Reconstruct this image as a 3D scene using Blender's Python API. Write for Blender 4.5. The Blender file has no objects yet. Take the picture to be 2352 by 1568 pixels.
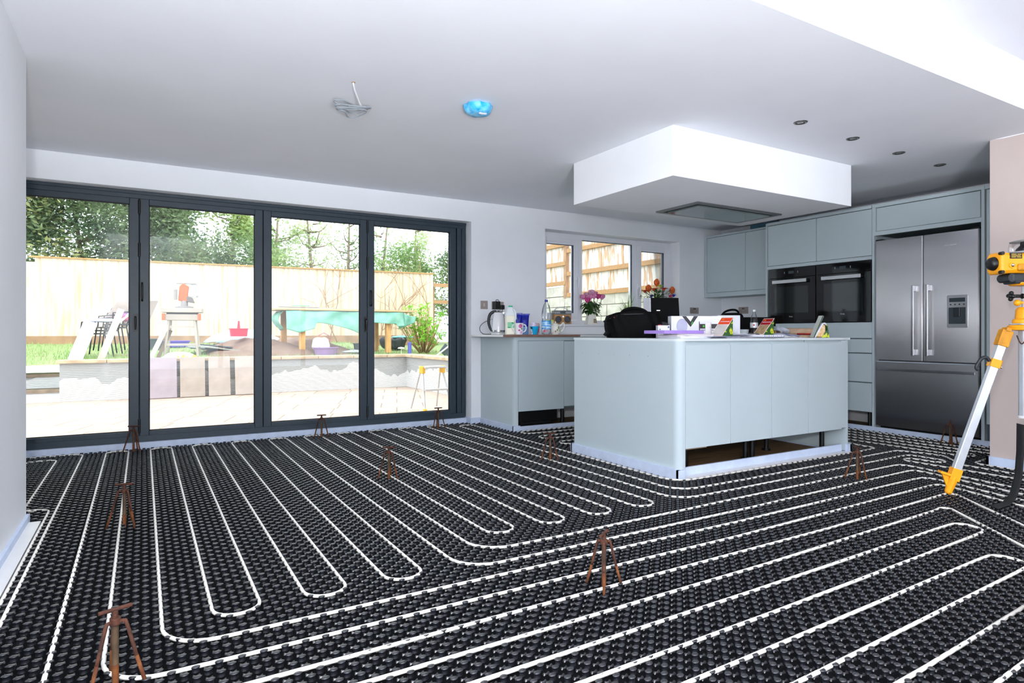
import bpy, bmesh, math, random
import numpy as np
from mathutils import Vector, Matrix, Euler
R = math.radians
random.seed(7)
scene = bpy.context.scene
COL = scene.collection

# ------------------------------------------------------------------ camera, world, lights, exposure
cam_d = bpy.data.cameras.new('camera')
cam = bpy.data.objects.new('camera', cam_d); COL.objects.link(cam)
cam.location = (0, 0, 1.0); cam.rotation_euler = (R(90), 0, -0.5312)
cam_d.sensor_width = 36.0; cam_d.lens = 1443.28 / 2352 * 36.0
cam_d.shift_y = -19.0 / 2352; cam_d.clip_start = 0.02; cam_d.clip_end = 200
scene.camera = cam
vs = scene.view_settings
vs.view_transform = 'Standard'; vs.look = 'None'; vs.exposure = 0.0; vs.gamma = 1.0; vs.use_curve_mapping = False

world = bpy.data.worlds.new('overcast_sky'); scene.world = world; world.use_nodes = True
wn = world.node_tree.nodes; wl = world.node_tree.links
bg = wn['Background']; tc = wn.new('ShaderNodeTexCoord'); sp = wn.new('ShaderNodeSeparateXYZ'); cr = wn.new('ShaderNodeValToRGB')
wl.new(tc.outputs['Generated'], sp.inputs[0]); wl.new(sp.outputs['Z'], cr.inputs[0])
cr.color_ramp.elements[0].position = 0.0; cr.color_ramp.elements[0].color = (0.78, 0.87, 1.0, 1)
cr.color_ramp.elements[1].position = 0.6; cr.color_ramp.elements[1].color = (0.90, 0.95, 1.0, 1)
wl.new(cr.outputs[0], bg.inputs[0]); bg.inputs[1].default_value = 4.3

def light(name, kind, loc, energy, color=(1, 1, 1), rot=(0, 0, 0), **kw):
    d = bpy.data.lights.new(name, kind); d.energy = energy; d.color = color
    for k, v in kw.items(): setattr(d, k, v)
    o = bpy.data.objects.new(name, d); COL.objects.link(o); o.location = loc; o.rotation_euler = rot
    return o
# the photographer's flash gun just above the lens
light('flash_gun', 'POINT', (-0.12, 0.0, 1.30), 225, (0.97, 0.98, 1.0), shadow_soft_size=0.035)
# added uplight out of view behind the camera, brightens the ceiling
light('ceiling_fill', 'SPOT', (0.3, -1.3, 0.4), 680, (0.95, 0.975, 1.0), rot=(R(180), 0, 0), spot_size=R(157), spot_blend=0.08, shadow_soft_size=0.35)

# ------------------------------------------------------------------ materials
def lin(c):
    return c / 12.92 if c <= 0.04045 else ((c + 0.055) / 1.055) ** 2.4
def rgb(h):
    if isinstance(h, str):
        h = h.lstrip('#'); return tuple(lin(int(h[i:i + 2], 16) / 255) for i in (0, 2, 4)) + (1,)
    return tuple(h)[:3] + (1,)
MATS = {}
def mat(name, color, rough=0.5, metal=0.0, var=0.06, scale=8.0, bump=0.0, bscale=60.0, color2=None, spec=0.5, aniso=0.0, arot=0.0,
        stretch=(1, 1, 1), trans=0.0, emit=None, estr=0.0, coat=0.0, ior=1.45, sss=0.0, thr=None, alpha=1.0):
    """principled material whose colour wanders a little with a noise texture"""
    if name in MATS: return MATS[name]
    m = bpy.data.materials.new(name); m.use_nodes = True; MATS[name] = m
    n = m.node_tree.nodes; l = m.node_tree.links; p = n['Principled BSDF']
    c = rgb(color)
    c2 = rgb(color2) if color2 is not None else tuple(max(0, x * (1 - var * 2.2)) for x in c[:3]) + (1,)
    t = n.new('ShaderNodeTexCoord'); mp = n.new('ShaderNodeMapping'); l.new(t.outputs['Object'], mp.inputs[0]); mp.inputs['Scale'].default_value = stretch
    nz = n.new('ShaderNodeTexNoise'); nz.inputs['Scale'].default_value = scale; nz.inputs['Detail'].default_value = 5
    l.new(mp.outputs[0], nz.inputs['Vector'])
    ramp = n.new('ShaderNodeValToRGB'); e = ramp.color_ramp.elements
    lo, hi = thr if thr else (0.35, 0.65)
    e[0].position = lo; e[0].color = c; e[1].position = hi; e[1].color = c2
    l.new(nz.outputs[0], ramp.inputs[0]); l.new(ramp.outputs[0], p.inputs['Base Color'])
    p.inputs['Roughness'].default_value = rough; p.inputs['Metallic'].default_value = metal
    p.inputs['Specular IOR Level'].default_value = spec; p.inputs['IOR'].default_value = ior
    p.inputs['Transmission Weight'].default_value = trans; p.inputs['Coat Weight'].default_value = coat
    p.inputs['Alpha'].default_value = alpha
    if sss: p.inputs['Subsurface Weight'].default_value = sss; p.inputs['Subsurface Scale'].default_value = 0.02
    if aniso:
        p.inputs['Anisotropic'].default_value = aniso; p.inputs['Anisotropic Rotation'].default_value = arot
        tg = n.new('ShaderNodeTangent'); tg.direction_type = 'RADIAL'; tg.axis = 'Z'; l.new(tg.outputs[0], p.inputs['Tangent'])
    if emit is not None:
        p.inputs['Emission Color'].default_value = rgb(emit); p.inputs['Emission Strength'].default_value = estr
    if bump:
        nb = n.new('ShaderNodeTexNoise'); nb.inputs['Scale'].default_value = bscale; nb.inputs['Detail'].default_value = 4
        l.new(mp.outputs[0], nb.inputs['Vector'])
        b = n.new('ShaderNodeBump'); b.inputs['Strength'].default_value = bump; b.inputs['Distance'].default_value = 0.01
        l.new(nb.outputs[0], b.inputs['Height']); l.new(b.outputs[0], p.inputs['Normal'])
    return m
def nodes_of(m): return m.node_tree.nodes, m.node_tree.links, m.node_tree.nodes['Principled BSDF']

def glass_pane(name, tint=(1, 1, 1), k=1.0, rough=0.0):
    m = bpy.data.materials.new(name); m.use_nodes = True; MATS[name] = m
    n = m.node_tree.nodes; l = m.node_tree.links; n.remove(n['Principled BSDF'])
    tr = n.new('ShaderNodeBsdfTransparent'); tr.inputs[0].default_value = tint + (1,)
    gl = n.new('ShaderNodeBsdfGlossy'); gl.inputs['Roughness'].default_value = rough
    fr = n.new('ShaderNodeFresnel'); fr.inputs[0].default_value = 1.45
    ml = n.new('ShaderNodeMath'); ml.operation = 'MULTIPLY'; ml.inputs[1].default_value = k; l.new(fr.outputs[0], ml.inputs[0])
    mx = n.new('ShaderNodeMixShader'); l.new(ml.outputs[0], mx.inputs[0]); l.new(tr.outputs[0], mx.inputs[1]); l.new(gl.outputs[0], mx.inputs[2])
    l.new(mx.outputs[0], n['Material Output'].inputs[0]); return m

# ------------------------------------------------------------------ mesh helpers
class MB:
    """collects shapes and links them as ONE mesh object"""
    def __init__(s): s.v = []; s.f = []; s.m = []; s.k = 0
    def add(s, vs, fs):
        b = len(s.v); s.v += [tuple(x) for x in vs]; s.f += [tuple(i + b for i in f) for f in fs]; s.m += [s.k] * len(fs); return s
    def mat(s, k): s.k = k; return s
    def box(s, a, b, M=None):
        x0, y0, z0 = a; x1, y1, z1 = b
        vs = [Vector(q) for q in ((x0, y0, z0), (x1, y0, z0), (x1, y1, z0), (x0, y1, z0), (x0, y0, z1), (x1, y0, z1), (x1, y1, z1), (x0, y1, z1))]
        if M is not None: vs = [M @ q for q in vs]
        return s.add(vs, [(0, 3, 2, 1), (4, 5, 6, 7), (0, 1, 5, 4), (1, 2, 6, 5), (2, 3, 7, 6), (3, 0, 4, 7)])
    def cbox(s, c, d, rot=(0, 0, 0)):
        M = Matrix.Translation(c) @ Euler(rot).to_matrix().to_4x4()
        return s.box((-d[0] / 2, -d[1] / 2, -d[2] / 2), (d[0] / 2, d[1] / 2, d[2] / 2), M)
    def ring(s, c, u, w, r, n): return [c + u * (r * math.cos(2 * math.pi * i / n)) + w * (r * math.sin(2 * math.pi * i / n)) for i in range(n)]
    def tube(s, pts, r, n=8, closed=False, caps=True):
        pts = [Vector(p) for p in pts]; N = len(pts); rs = r if isinstance(r, (list, tuple)) else [r] * N
        if n >= 8 and 4 <= N <= 8 and not closed:          # soft curve through the points
            q = []; rq = []
            for i in range(N - 1):
                a, b, c, e = pts[max(i - 1, 0)], pts[i], pts[i + 1], pts[min(i + 2, N - 1)]
                for k in range(4):
                    t = k / 4; q.append(0.5 * (2 * b + (c - a) * t + (2 * a - 5 * b + 4 * c - e) * t * t + (3 * b - a - 3 * c + e) * t ** 3)); rq.append(rs[i] * (1 - t) + rs[i + 1] * t)
            pts = q + [pts[-1]]; rs = rq + [rs[-1]]; N = len(pts)
        up = None; vs = []
        for i, p in enumerate(pts):
            if closed: t = (pts[(i + 1) % N] - pts[i - 1])
            else: t = (pts[min(i + 1, N - 1)] - pts[max(i - 1, 0)])
            t = t.normalized() if t.length > 1e-9 else Vector((0, 0, 1))
            if up is None: up = Vector((0, 0, 1)) if abs(t.z) < 0.9 else Vector((1, 0, 0))
            u = up - t * up.dot(t); u.normalize(); w = t.cross(u); up = u
            vs += s.ring(p, u, w, rs[i], n)
        fs = []
        for i in range(N if closed else N - 1):
            a = i * n; b = ((i + 1) % N) * n
            for j in range(n): fs.append((a + j, a + (j + 1) % n, b + (j + 1) % n, b + j))
        if caps and not closed: fs += [tuple(range(n))[::-1], tuple((N - 1) * n + j for j in range(n))]
        return s.add(vs, fs)
    def cyl(s, a, b, r, r2=None, n=16, caps=True): return s.tube([a, b], [r, r if r2 is None else r2], n, False, caps)
    def lathe(s, prof, c=(0, 0, 0), n=24, M=None, cap=True):
        vs = []; fs = []; c = Vector(c)
        for (r, z) in prof:
            for j in range(n):
                a = 2 * math.pi * j / n; q = Vector((r * math.cos(a), r * math.sin(a), z)); vs.append(c + (M @ q if M is not None else q))
        for i in range(len(prof) - 1):
            for j in range(n): fs.append((i * n + j, i * n + (j + 1) % n, (i + 1) * n + (j + 1) % n, (i + 1) * n + j))
        if cap: fs += [tuple(range(n))[::-1], tuple((len(prof) - 1) * n + j for j in range(n))]
        return s.add(vs, fs)
    def prism(s, poly, h0, h1, ax=2, M=None):
        n = len(poly)
        def q(p, h):
            v = Vector((p[0], p[1], h)) if ax == 2 else (Vector((p[0], h, p[1])) if ax == 1 else Vector((h, p[0], p[1])))
            return M @ v if M is not None else v
        vs = [q(p, h0) for p in poly] + [q(p, h1) for p in poly]
        fs = [tuple(range(n))[::-1], tuple(range(n, 2 * n))] + [(i, (i + 1) % n, n + (i + 1) % n, n + i) for i in range(n)]
        return s.add(vs, fs)
    def grid(s, fn, nu, nv):
        vs = [fn(i / nu, j / nv) for j in range(nv + 1) for i in range(nu + 1)]; w = nu + 1
        return s.add(vs, [(j * w + i, j * w + i + 1, (j + 1) * w + i + 1, (j + 1) * w + i) for j in range(nv) for i in range(nu)])
    def ball(s, c, r, n=12, m=8, sq=(1, 1, 1)):
        c = Vector(c); vs = [c + Vector((0, 0, -r * sq[2]))]; fs = []
        for i in range(1, m):
            a = math.pi * i / m - math.pi / 2
            for j in range(n):
                b = 2 * math.pi * j / n; vs.append(c + Vector((r * math.cos(a) * math.cos(b) * sq[0], r * math.cos(a) * math.sin(b) * sq[1], r * math.sin(a) * sq[2])))
        vs.append(c + Vector((0, 0, r * sq[2]))); T = len(vs) - 1
        for j in range(n): fs.append((0, 1 + (j + 1) % n, 1 + j)); fs.append((T, 1 + (m - 2) * n + j, 1 + (m - 2) * n + (j + 1) % n))
        for i in range(m - 2):
            for j in range(n): fs.append((1 + i * n + j, 1 + i * n + (j + 1) % n, 1 + (i + 1) * n + (j + 1) % n, 1 + (i + 1) * n + j))
        return s.add(vs, fs)
    def xf(s, M): s.v = [tuple(M @ Vector(q)) for q in s.v]; return s
    def build(s, name, mats, parent=None, smooth=False, bevel=0.0, seg=2, solid=0.0, sub=0, label=None):
        me = bpy.data.meshes.new(name); me.from_pydata(s.v, [], s.f)
        mats = mats if isinstance(mats, (list, tuple)) else [mats]
        for m in mats: me.materials.append(m)
        if len(mats) > 1: me.polygons.foreach_set('material_index', s.m)
        bm = bmesh.new(); bm.from_mesh(me); bmesh.ops.recalc_face_normals(bm, faces=bm.faces); bm.to_mesh(me); bm.free()
        if smooth:
            me.polygons.foreach_set('use_smooth', [True] * len(me.polygons))
            if smooth is not True: me.set_sharp_from_angle(angle=R(smooth))
        me.update()
        o = bpy.data.objects.new(name, me); COL.objects.link(o)
        if parent is not None: o.parent = parent
        if solid:
            d = o.modifiers.new('solid', 'SOLIDIFY'); d.thickness = solid; d.offset = 0
        if bevel:
            d = o.modifiers.new('edge', 'BEVEL'); d.width = bevel; d.segments = seg; d.limit_method = 'ANGLE'; d.angle_limit = R(40)
        if sub:
            d = o.modifiers.new('sub', 'SUBSURF'); d.levels = sub; d.render_levels = sub
        if label: o['label'] = label
        return o
def tag(o, label=None, cat=None, group=None, kind=None):
    if label: o['label'] = label
    if cat: o['category'] = cat
    if group: o['group'] = group
    if kind: o['kind'] = kind
    return o
def thing(name, label, cat, loc=(0, 0, 0), rz=0.0, group=None, rot=None):
    o = bpy.data.objects.new(name, None); COL.objects.link(o); o.empty_display_size = 0.05
    o.location = loc; o.rotation_euler = rot if rot else (0, 0, rz)
    return tag(o, label, cat, group)
def struct(name, mb, m, label, parent=None, **kw):
    o = mb.build(name, m, parent, **kw)
    return tag(o, label, None, None, 'structure')
def dup(root, loc=None, rz=None, label=None, group=None):
    r = root.copy(); COL.objects.link(r)
    if loc is not None: r.location = loc
    if rz is not None: r.rotation_euler = (0, 0, rz)
    if label: r['label'] = label
    if group: r['group'] = group
    for ch in list(root.children):
        c = ch.copy(); COL.objects.link(c); c.parent = r
        for g in list(ch.children):
            d = g.copy(); COL.objects.link(d); d.parent = c
    return r
def fillet(pts, r, n=6):
    """polyline with rounded corners; each point is (x, y) or (x, y, radius)"""
    P = [Vector((p[0], p[1])) for p in pts]; rr = [p[2] if len(p) > 2 else r for p in pts]; out = [P[0]]
    for i in range(1, len(P) - 1):
        a = (P[i - 1] - P[i]); b = (P[i + 1] - P[i]); la, lb = a.length, b.length; a.normalize(); b.normalize()
        ang = a.angle(b, math.pi)
        if ang > 3.1: out.append(P[i]); continue
        d = min(rr[i] / math.tan(ang / 2), la * 0.499, lb * 0.499); rad = d * math.tan(ang / 2)
        c = P[i] + (a + b).normalized() * (rad / math.sin(ang / 2)); q0 = P[i] + a * d - c; q1 = P[i] + b * d - c
        t0 = math.atan2(q0.y, q0.x); dt = math.atan2(q1.y, q1.x) - t0; dt = (dt + math.pi) % (2 * math.pi) - math.pi
        for k in range(n + 1):
            t = t0 + dt * k / n; out.append(c + Vector((math.cos(t), math.sin(t))) * rad)
    out.append(P[-1]); return out
def text(name, body, size, m, parent, loc, rot, ext=0.0006):
    c = bpy.data.curves.new(name, 'FONT'); c.body = body; c.size = size; c.extrude = ext; c.align_x = 'CENTER'; c.align_y = 'CENTER'
    c.materials.append(m); t_ = bpy.data.objects.new(name, c); me = bpy.data.meshes.new_from_object(t_); bpy.data.objects.remove(t_)
    o = bpy.data.objects.new(name, me); COL.objects.link(o); o.parent = parent; o.location = loc; o.rotation_euler = rot
    return o

# ------------------------------------------------------------------ shared materials
WHITE = mat('white_emulsion', '#eceef2', 0.75, var=0.015, scale=2.5, bump=0.04, bscale=120)
CEIL = mat('ceiling_emulsion', '#e9ebf2', 0.8, var=0.015, scale=1.8, bump=0.03, bscale=90)
BEIGE = mat('beige_plaster', '#c0b1ab', 0.8, var=0.02, scale=3, bump=0.05, bscale=70)
DUCK = mat('duck_egg_lacquer', '#b9c6cb', 0.5, var=0.01, scale=3, spec=0.3)
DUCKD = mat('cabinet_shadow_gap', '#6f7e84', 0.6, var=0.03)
UPVC = mat('white_upvc', '#e3e4ea', 0.3, var=0.01)
ANTH = mat('anthracite_aluminium', '#2b3944', 0.42, var=0.04, scale=20)
RUB = mat('black_rubber', '#0c0e11', 0.55, var=0.1)
BLACK = mat('black_plastic', '#0a0a0d', 0.4, var=0.1)
VOID = mat('dark_chipboard', '#1c1712', 0.9, var=0.3, scale=6)
STEEL = mat('brushed_steel', '#a9a8ab', 0.25, metal=1.0, var=0.012, scale=4, stretch=(1, 1, 30), aniso=1.0, arot=0.0)
CHROME = mat('chrome', '#d8d8da', 0.15, metal=1.0, var=0.02)
STRIP = mat('edge_insulation_foam', '#c9d6ee', 0.6, var=0.05, scale=15, bump=0.1, bscale=40)
WHITEP = mat('white_plastic', '#e8e8ea', 0.35, var=0.02)
PAPER = mat('white_paper', '#e9e9f2', 0.7, var=0.03, scale=12)
CARD = mat('brown_cardboard', '#b69a80', 0.8, var=0.08, scale=25, bump=0.1)
PINE = mat('raw_pine', '#d9b990', 0.6, var=0.12, scale=5, stretch=(12, 12, 1))
DPANE = glass_pane('door_glass', (0.97, 0.985, 0.98), 0.8)
CLEAR = glass_pane('clear_plastic', (0.96, 0.97, 0.98), 0.45, 0.1)
# ================================================================== the room shell
WOODF = mat('subfloor_boards', '#8a6a45', 0.7, var=0.25, scale=4, stretch=(1, 10, 1))
m = MB().box((-1.4, -3.2, -0.15), (7.3, 6.475, -0.006)); struct('floor', m, WOODF, 'wooden boarded subfloor seen in the gap under the island')
m = MB()
for a, b in (((-1.6, 6.175, -0.15), (-1.09, 6.475, 2.9)), ((-1.09, 6.175, 2.225), (3.109, 6.475, 2.9)), ((-1.09, 6.30, -0.15), (3.109, 6.475, 0.055)),
             ((3.109, 6.175, -0.15), (4.08, 6.475, 2.9)), ((4.08, 6.175, -0.15), (6.256, 6.475, 1.095)), ((4.08, 6.175, 2.23), (6.256, 6.475, 2.9)), ((6.256, 6.175, -0.15), (7.3, 6.475, 2.9))): m.box(a, b)
struct('wall_back', m, WHITE, 'white painted wall around the folding doors and kitchen window')
m = MB().box((-1.6, -3.2, -0.15), (-0.53, 4.15, 2.9)).box((-1.6, 4.15, -0.15), (-1.25, 6.175, 2.9)); struct('wall_left', m, WHITE, 'white wall end on the left edge of the picture')
m = MB().box((7.07, 1.5, -0.15), (7.3, 6.175, 2.9)).box((5.72, 1.3, -0.15), (7.3, 1.5, 2.9)); struct('wall_right', m, WHITE, 'white wall behind the tall kitchen cabinets')
m = MB().box((5.50, -3.2, -0.15), (5.72, 2.257, 2.77)); struct('wall_partition', m, BEIGE, 'bare beige plastered wall end beside the fridge')
m = MB().box((-0.53, -3.4, -0.15), (5.72, -3.2, 0.12)).box((-0.53, -3.4, 2.5), (5.72, -3.2, 2.9)).box((-0.53, -3.4, 0.12), (-0.35, -3.2, 2.5)).box((5.3, -3.4, 0.12), (5.72, -3.2, 2.5))
struct('wall_rear', m, WHITE, 'white wall behind the photographer')
struct('ceiling', MB().box((-1.4, 1.83, 2.45), (7.3, 6.175, 2.77)), CEIL, 'smooth white lower ceiling over the kitchen')
struct('ceiling_upper', MB().box((-1.4, -3.2, 2.765), (7.3, 1.83, 2.9)), CEIL, 'higher white ceiling in the top right corner')
# the boxed bulkhead over the island
struct('ceiling_bulkhead', MB().box((3.18, 3.20, 2.097), (5.285, 4.37, 2.452)), WHITE, 'white boxed bulkhead hanging over the island', bevel=0.003)
SKIM = mat('skim_patch', '#eef0f6', 0.85, var=0.03)
m = MB(); pz = [(2.25, 2.452)]; y = 2.25
while y > 0.9: y -= random.uniform(0.05, 0.16); pz.append((y, 2.452 - random.uniform(0.006, 0.026)))
m.prism(pz + [(0.9, 2.47), (2.25, 2.47)], 5.4965, 5.5005, ax=0)
struct('trim_1', m, SKIM, 'ragged white plaster strip along the top of the beige wall')
struct('trim_2', MB().box((4.05, 6.13, 1.085), (6.28, 6.36, 1.107)), UPVC, 'white sill of the kitchen window', bevel=0.004)
# insulation upstands round the floor
def upstand(name, boxes, label):
    m = MB()
    for a, b in boxes: m.box(a, b)
    struct(name, m, STRIP, label)
upstand('baseboard_back', [((-1.25, 6.262, -0.005), (3.109, 6.30, 0.062)), ((3.109, 6.158, -0.005), (3.225, 6.175, 0.07)), ((3.092, 6.158, -0.005), (3.109, 6.30, 0.07))], 'pale blue foam edge strip under the folding doors')
upstand('baseboard_left', [((-0.53, -3.0, -0.005), (-0.515, 4.165, 0.045))], 'pale blue foam edge strip along the left wall')
upstand('baseboard_partition', [((5.482, -1.0, -0.005), (5.50, 2.275, 0.075)), ((5.482, 2.257, -0.005), (5.72, 2.275, 0.075))], 'pale blue foam edge strip round the beige wall end')
m = MB().box((-0.515, -3.0, -0.005), (-0.462, 4.11, 0.012)); struct('trim_3', m, WHITEP, 'white floor margin between left wall and black mat')

# ------------------------------------------------------------------ folding doors
DX = [-1.0325 + 1.0065 * i for i in range(5)]
GASK = mat('door_gasket', '#101316', 0.6, var=0.1)
d = thing('door_1', 'dark grey four leaf folding glass doors to the garden', 'door', (0, 6.31, 0.0)); d['kind'] = 'structure'
m = MB().box((-1.09, -0.01, 0.062), (3.106, 0.08, 0.115)).box((-1.09, -0.01, 2.16), (3.106, 0.08, 2.222)).box((-1.09, -0.01, 0.115), (-1.04, 0.08, 2.16)).box((3.0, -0.01, 0.115), (3.05, 0.06, 2.16)).box((3.058, -0.01, 0.115), (3.106, 0.08, 2.16)).box((3.04, 0.01, 0.115), (3.06, 0.08, 2.16))
m.box((-1.09, -0.022, 2.196), (3.106, -0.01, 2.222))
m.build('outer_frame', ANTH, d, bevel=0.003)
for i in range(4):
    x0, x1 = DX[i] + 0.003, DX[i + 1] - 0.003; st = 0.070; z0, z1, g0, g1 = 0.095, 2.172, 0.152, 2.112
    m = MB().box((x0, 0.002, z0), (x0 + st, 0.065, z1)).box((x1 - st, 0.002, z0), (x1, 0.065, z1)).box((x0 + st, 0.002, z0), (x1 - st, 0.065, g0)).box((x0 + st, 0.002, g1), (x1 - st, 0.065, z1))
    lf = m.build('door_leaf', ANTH, d, bevel=0.004)
    MB().box((x0 + st - 0.004, 0.030, g0 - 0.004), (x1 - st + 0.004, 0.036, g1 + 0.004)).build('glass_pane', DPANE, lf)
    a0, a1 = x0 + st, x1 - st; gm = MB()
    for p, q in (((a0, 0.022, g0), (a0 + 0.007, 0.030, g1)), ((a1 - 0.007, 0.022, g0), (a1, 0.030, g1)), ((a0, 0.022, g0), (a1, 0.030, g0 + 0.007)), ((a0, 0.022, g1 - 0.007), (a1, 0.030, g1))): gm.box(p, q)
    gm.build('gasket', GASK, lf)
for i in range(5):
    MB().box((DX[i] - 0.006, 0.022, 0.10), (DX[i] + 0.006, 0.05, 2.17)).build('joint_seal', GASK, d)
def pull(x):
    m = MB(); p = fillet([(0, 0), (0, 0.045), (0.15, 0.045), (0.15, 0)], 0.03)
    m.tube([(x, -0.002 - q.y * 0.8, 1.283 + q.x) for q in p], 0.0085, 10); m.build('pull_handle', BLACK, d, smooth=True)
    m = MB().cbox((x - 0.05, -0.004, 1.09), (0.03, 0.012, 0.155)); m.tube([(x - 0.05, -0.012, 1.14), (x - 0.05, -0.03, 1.135), (x - 0.05, -0.032, 1.09), (x - 0.05, -0.03, 1.03)], [0.008, 0.009, 0.010, 0.006], 10)
    m.build('lever_handle', BLACK, d, smooth=40, bevel=0.003)
pull(-0.005); pull(2.02)
for x in (-0.026, 1.987):
    for z in (0.2, 1.72, 2.09): MB().cyl((x, -0.004, z - 0.06), (x, -0.004, z + 0.06), 0.010, n=10).build('hinge', BLACK, d, smooth=40)

# ------------------------------------------------------------------ kitchen window
w = thing('window_1', 'white three pane kitchen window over the worktop', 'window', (0, 6.35, 0)); w['kind'] = 'structure'
m = MB().box((4.08, 0, 1.107), (6.256, 0.07, 1.16)).box((4.08, 0, 2.165), (6.256, 0.07, 2.23)).box((4.08, 0, 1.16), (4.13, 0.07, 2.165)).box((6.20, 0, 1.16), (6.256, 0.07, 2.165)).box((4.685, 0, 1.16), (4.752, 0.07, 2.165)).box((5.566, 0, 1.16), (5.64, 0.07, 2.165))
m.build('window_frame', UPVC, w, bevel=0.004)
for (x0, x1) in ((4.13, 4.685), (5.64, 6.20)):
    m = MB().box((x0, -0.018, 1.165), (x0 + 0.075, 0.05, 2.165)).box((x1 - 0.075, -0.018, 1.165), (x1, 0.05, 2.165)).box((x0 + 0.075, -0.018, 1.165), (x1 - 0.075, 0.05, 1.25)).box((x0 + 0.075, -0.018, 2.09), (x1 - 0.075, 0.05, 2.165))
    s = m.build('sash', UPVC, w, bevel=0.005)
    MB().box((x0 + 0.07, 0.02, 1.245), (x1 - 0.07, 0.026, 2.095)).build('glass_pane', DPANE, s)
    g = MB().box((x1 - 0.085, -0.01, 1.25), (x1 - 0.075, 0.02, 2.09)).box((x0 + 0.075, 0.0, 2.084), (x1 - 0.075, 0.02, 2.09)); g.build('gasket', mat('grey_gasket', '#3b4658', 0.6), s)
MB().box((4.752, 0.02, 1.16), (5.566, 0.026, 2.165)).build('glass_pane', DPANE, w)
MB().box((5.556, -0.0, 1.16), (5.566, 0.02, 2.165)).box((4.752, 0.0, 2.158), (5.556, 0.02, 2.165)).build('gasket', MATS['grey_gasket'], w)
for x, z in ((4.66, 1.70), (5.66, 1.62)):
    h = MB().cbox((x, -0.026, z), (0.026, 0.016, 0.07)); h.tube([(x, -0.03, z), (x + 0.004, -0.055, z - 0.01), (x + 0.002, -0.06, z - 0.06), (x - 0.006, -0.055, z - 0.13)], [0.011, 0.011, 0.010, 0.007], 10)
    h.build('window_handle', UPVC, w, smooth=40)
MB().box((4.20, -0.030, 2.115), (4.62, -0.018, 2.14)).box((5.71, -0.030, 2.115), (6.13, -0.018, 2.14)).build('trickle_vent', UPVC, w, bevel=0.004)
w2 = thing('window_2', 'white framed window behind the photographer, unseen and enlarged for fill light', 'window', (0, -3.3, 0)); w2['kind'] = 'structure'  # unseen rear window; its opening is enlarged to let in more fill light
m = MB().box((-0.35, 0, 0.12), (5.3, 0.07, 0.2)).box((-0.35, 0, 2.42), (5.3, 0.07, 2.5)).box((-0.35, 0, 0.2), (-0.28, 0.07, 2.42)).box((5.23, 0, 0.2), (5.3, 0.07, 2.42)).box((1.5, 0, 0.2), (1.6, 0.07, 2.42)).box((3.35, 0, 0.2), (3.45, 0.07, 2.42)); m.build('window_frame', UPVC, w2)

# ------------------------------------------------------------------ castellated floor mat
MATM = mat('glossy_black_mat', '#14161f', 0.40, var=0.2, scale=30, spec=0.8)
MATM.node_tree.nodes['Principled BSDF'].inputs['Coat Weight'].default_value = 0.45; MATM.node_tree.nodes['Principled BSDF'].inputs['Coat Roughness'].default_value = 0.38; MATM.node_tree.nodes['Principled BSDF'].inputs['Coat IOR'].default_value = 1.6
h = 0.0316; X0, Y0 = -0.26 + h / 2, 2.88 + h / 2
HOLES = [(-9, -0.462, -9, 4.11), (5.48, 9, -9, 2.275), (3.10, 5.165, 3.09, 4.36), (3.21, 9, 5.43, 9), (6.37, 9, -9, 9), (-9, 9, 6.262, 9), (-9, -1.25, -9, 9)]
def inside(x, y, e=0.0): return any(a - e < x < b + e and c - e < y < d_ + e for a, b, c, d_ in HOLES)
xs = sorted({-1.25, -0.462, 3.10, 3.21, 5.165, 5.48, 6.37}); ys = sorted({-1.0, 2.275, 3.09, 4.11, 4.36, 5.43, 6.262})
VV = []; FF = []
for i in range(len(xs) - 1):
    for j in range(len(ys) - 1):
        if inside((xs[i] + xs[i + 1]) / 2, (ys[j] + ys[j + 1]) / 2): continue
        b = len(VV); VV += [(xs[i], ys[j], 0), (xs[i + 1], ys[j], 0), (xs[i + 1], ys[j + 1], 0), (xs[i], ys[j + 1], 0)]; FF.append((b, b + 1, b + 2, b + 3))
sn, cs = math.sin(0.5312), math.cos(0.5312)
cen = []; gap = []
for i in range(-34, 215):
    for j in range(-75, 110):
        x = X0 + i * h; y = Y0 + j * h; wd = x * sn + y * cs; u = (x * cs - y * sn)
        if wd < 1.25 or abs(u) > wd * 0.95 + 0.3: continue
        if inside(x, y, 0.006): continue
        (cen if (i + j) % 2 == 0 else gap).append((x, y))
def stamp(proto_v, proto_f, places, rnd=False):
    pv = np.array(proto_v, float); P = np.zeros((len(places), 3)); P[:, :2] = np.array(places)
    return (P[:, None, :] + pv[None, :, :]).reshape(-1, 3)
nubv = []; N = 10
for (r, z) in ((0.0104, 0.0), (0.0092, 0.005), (0.0098, 0.0125), (0.0118, 0.0142), (0.0111, 0.0160)):
    for k in range(N):
        a = 2 * math.pi * k / N; e = 1.14 if k in (0, 5) else (0.88 if k in (2, 3, 7, 8) else 0.98)
        nubv.append((r * e * math.cos(a + 0.25), r * e * 0.93 * math.sin(a + 0.25), z))
nubf = [(q * N + k, q * N + (k + 1) % N, (q + 1) * N + (k + 1) % N, (q + 1) * N + k) for q in range(4) for k in range(N)]
nubf += [(40, 41, 42, 43), (40, 43, 44, 49), (49, 44, 45, 48), (48, 45, 46, 47)]
pegv = [(-0.011, -0.0045, 0), (-0.011, 0.0045, 0), (0, 0.0015, 0), (0.011, 0.0045, 0), (0.011, -0.0045, 0), (0, -0.0015, 0),
        (-0.009, -0.003, 0.007), (-0.009, 0.003, 0.007), (0, 0.0008, 0.004), (0.009, 0.003, 0.007), (0.009, -0.003, 0.007), (0, -0.0008, 0.004)]
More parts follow.
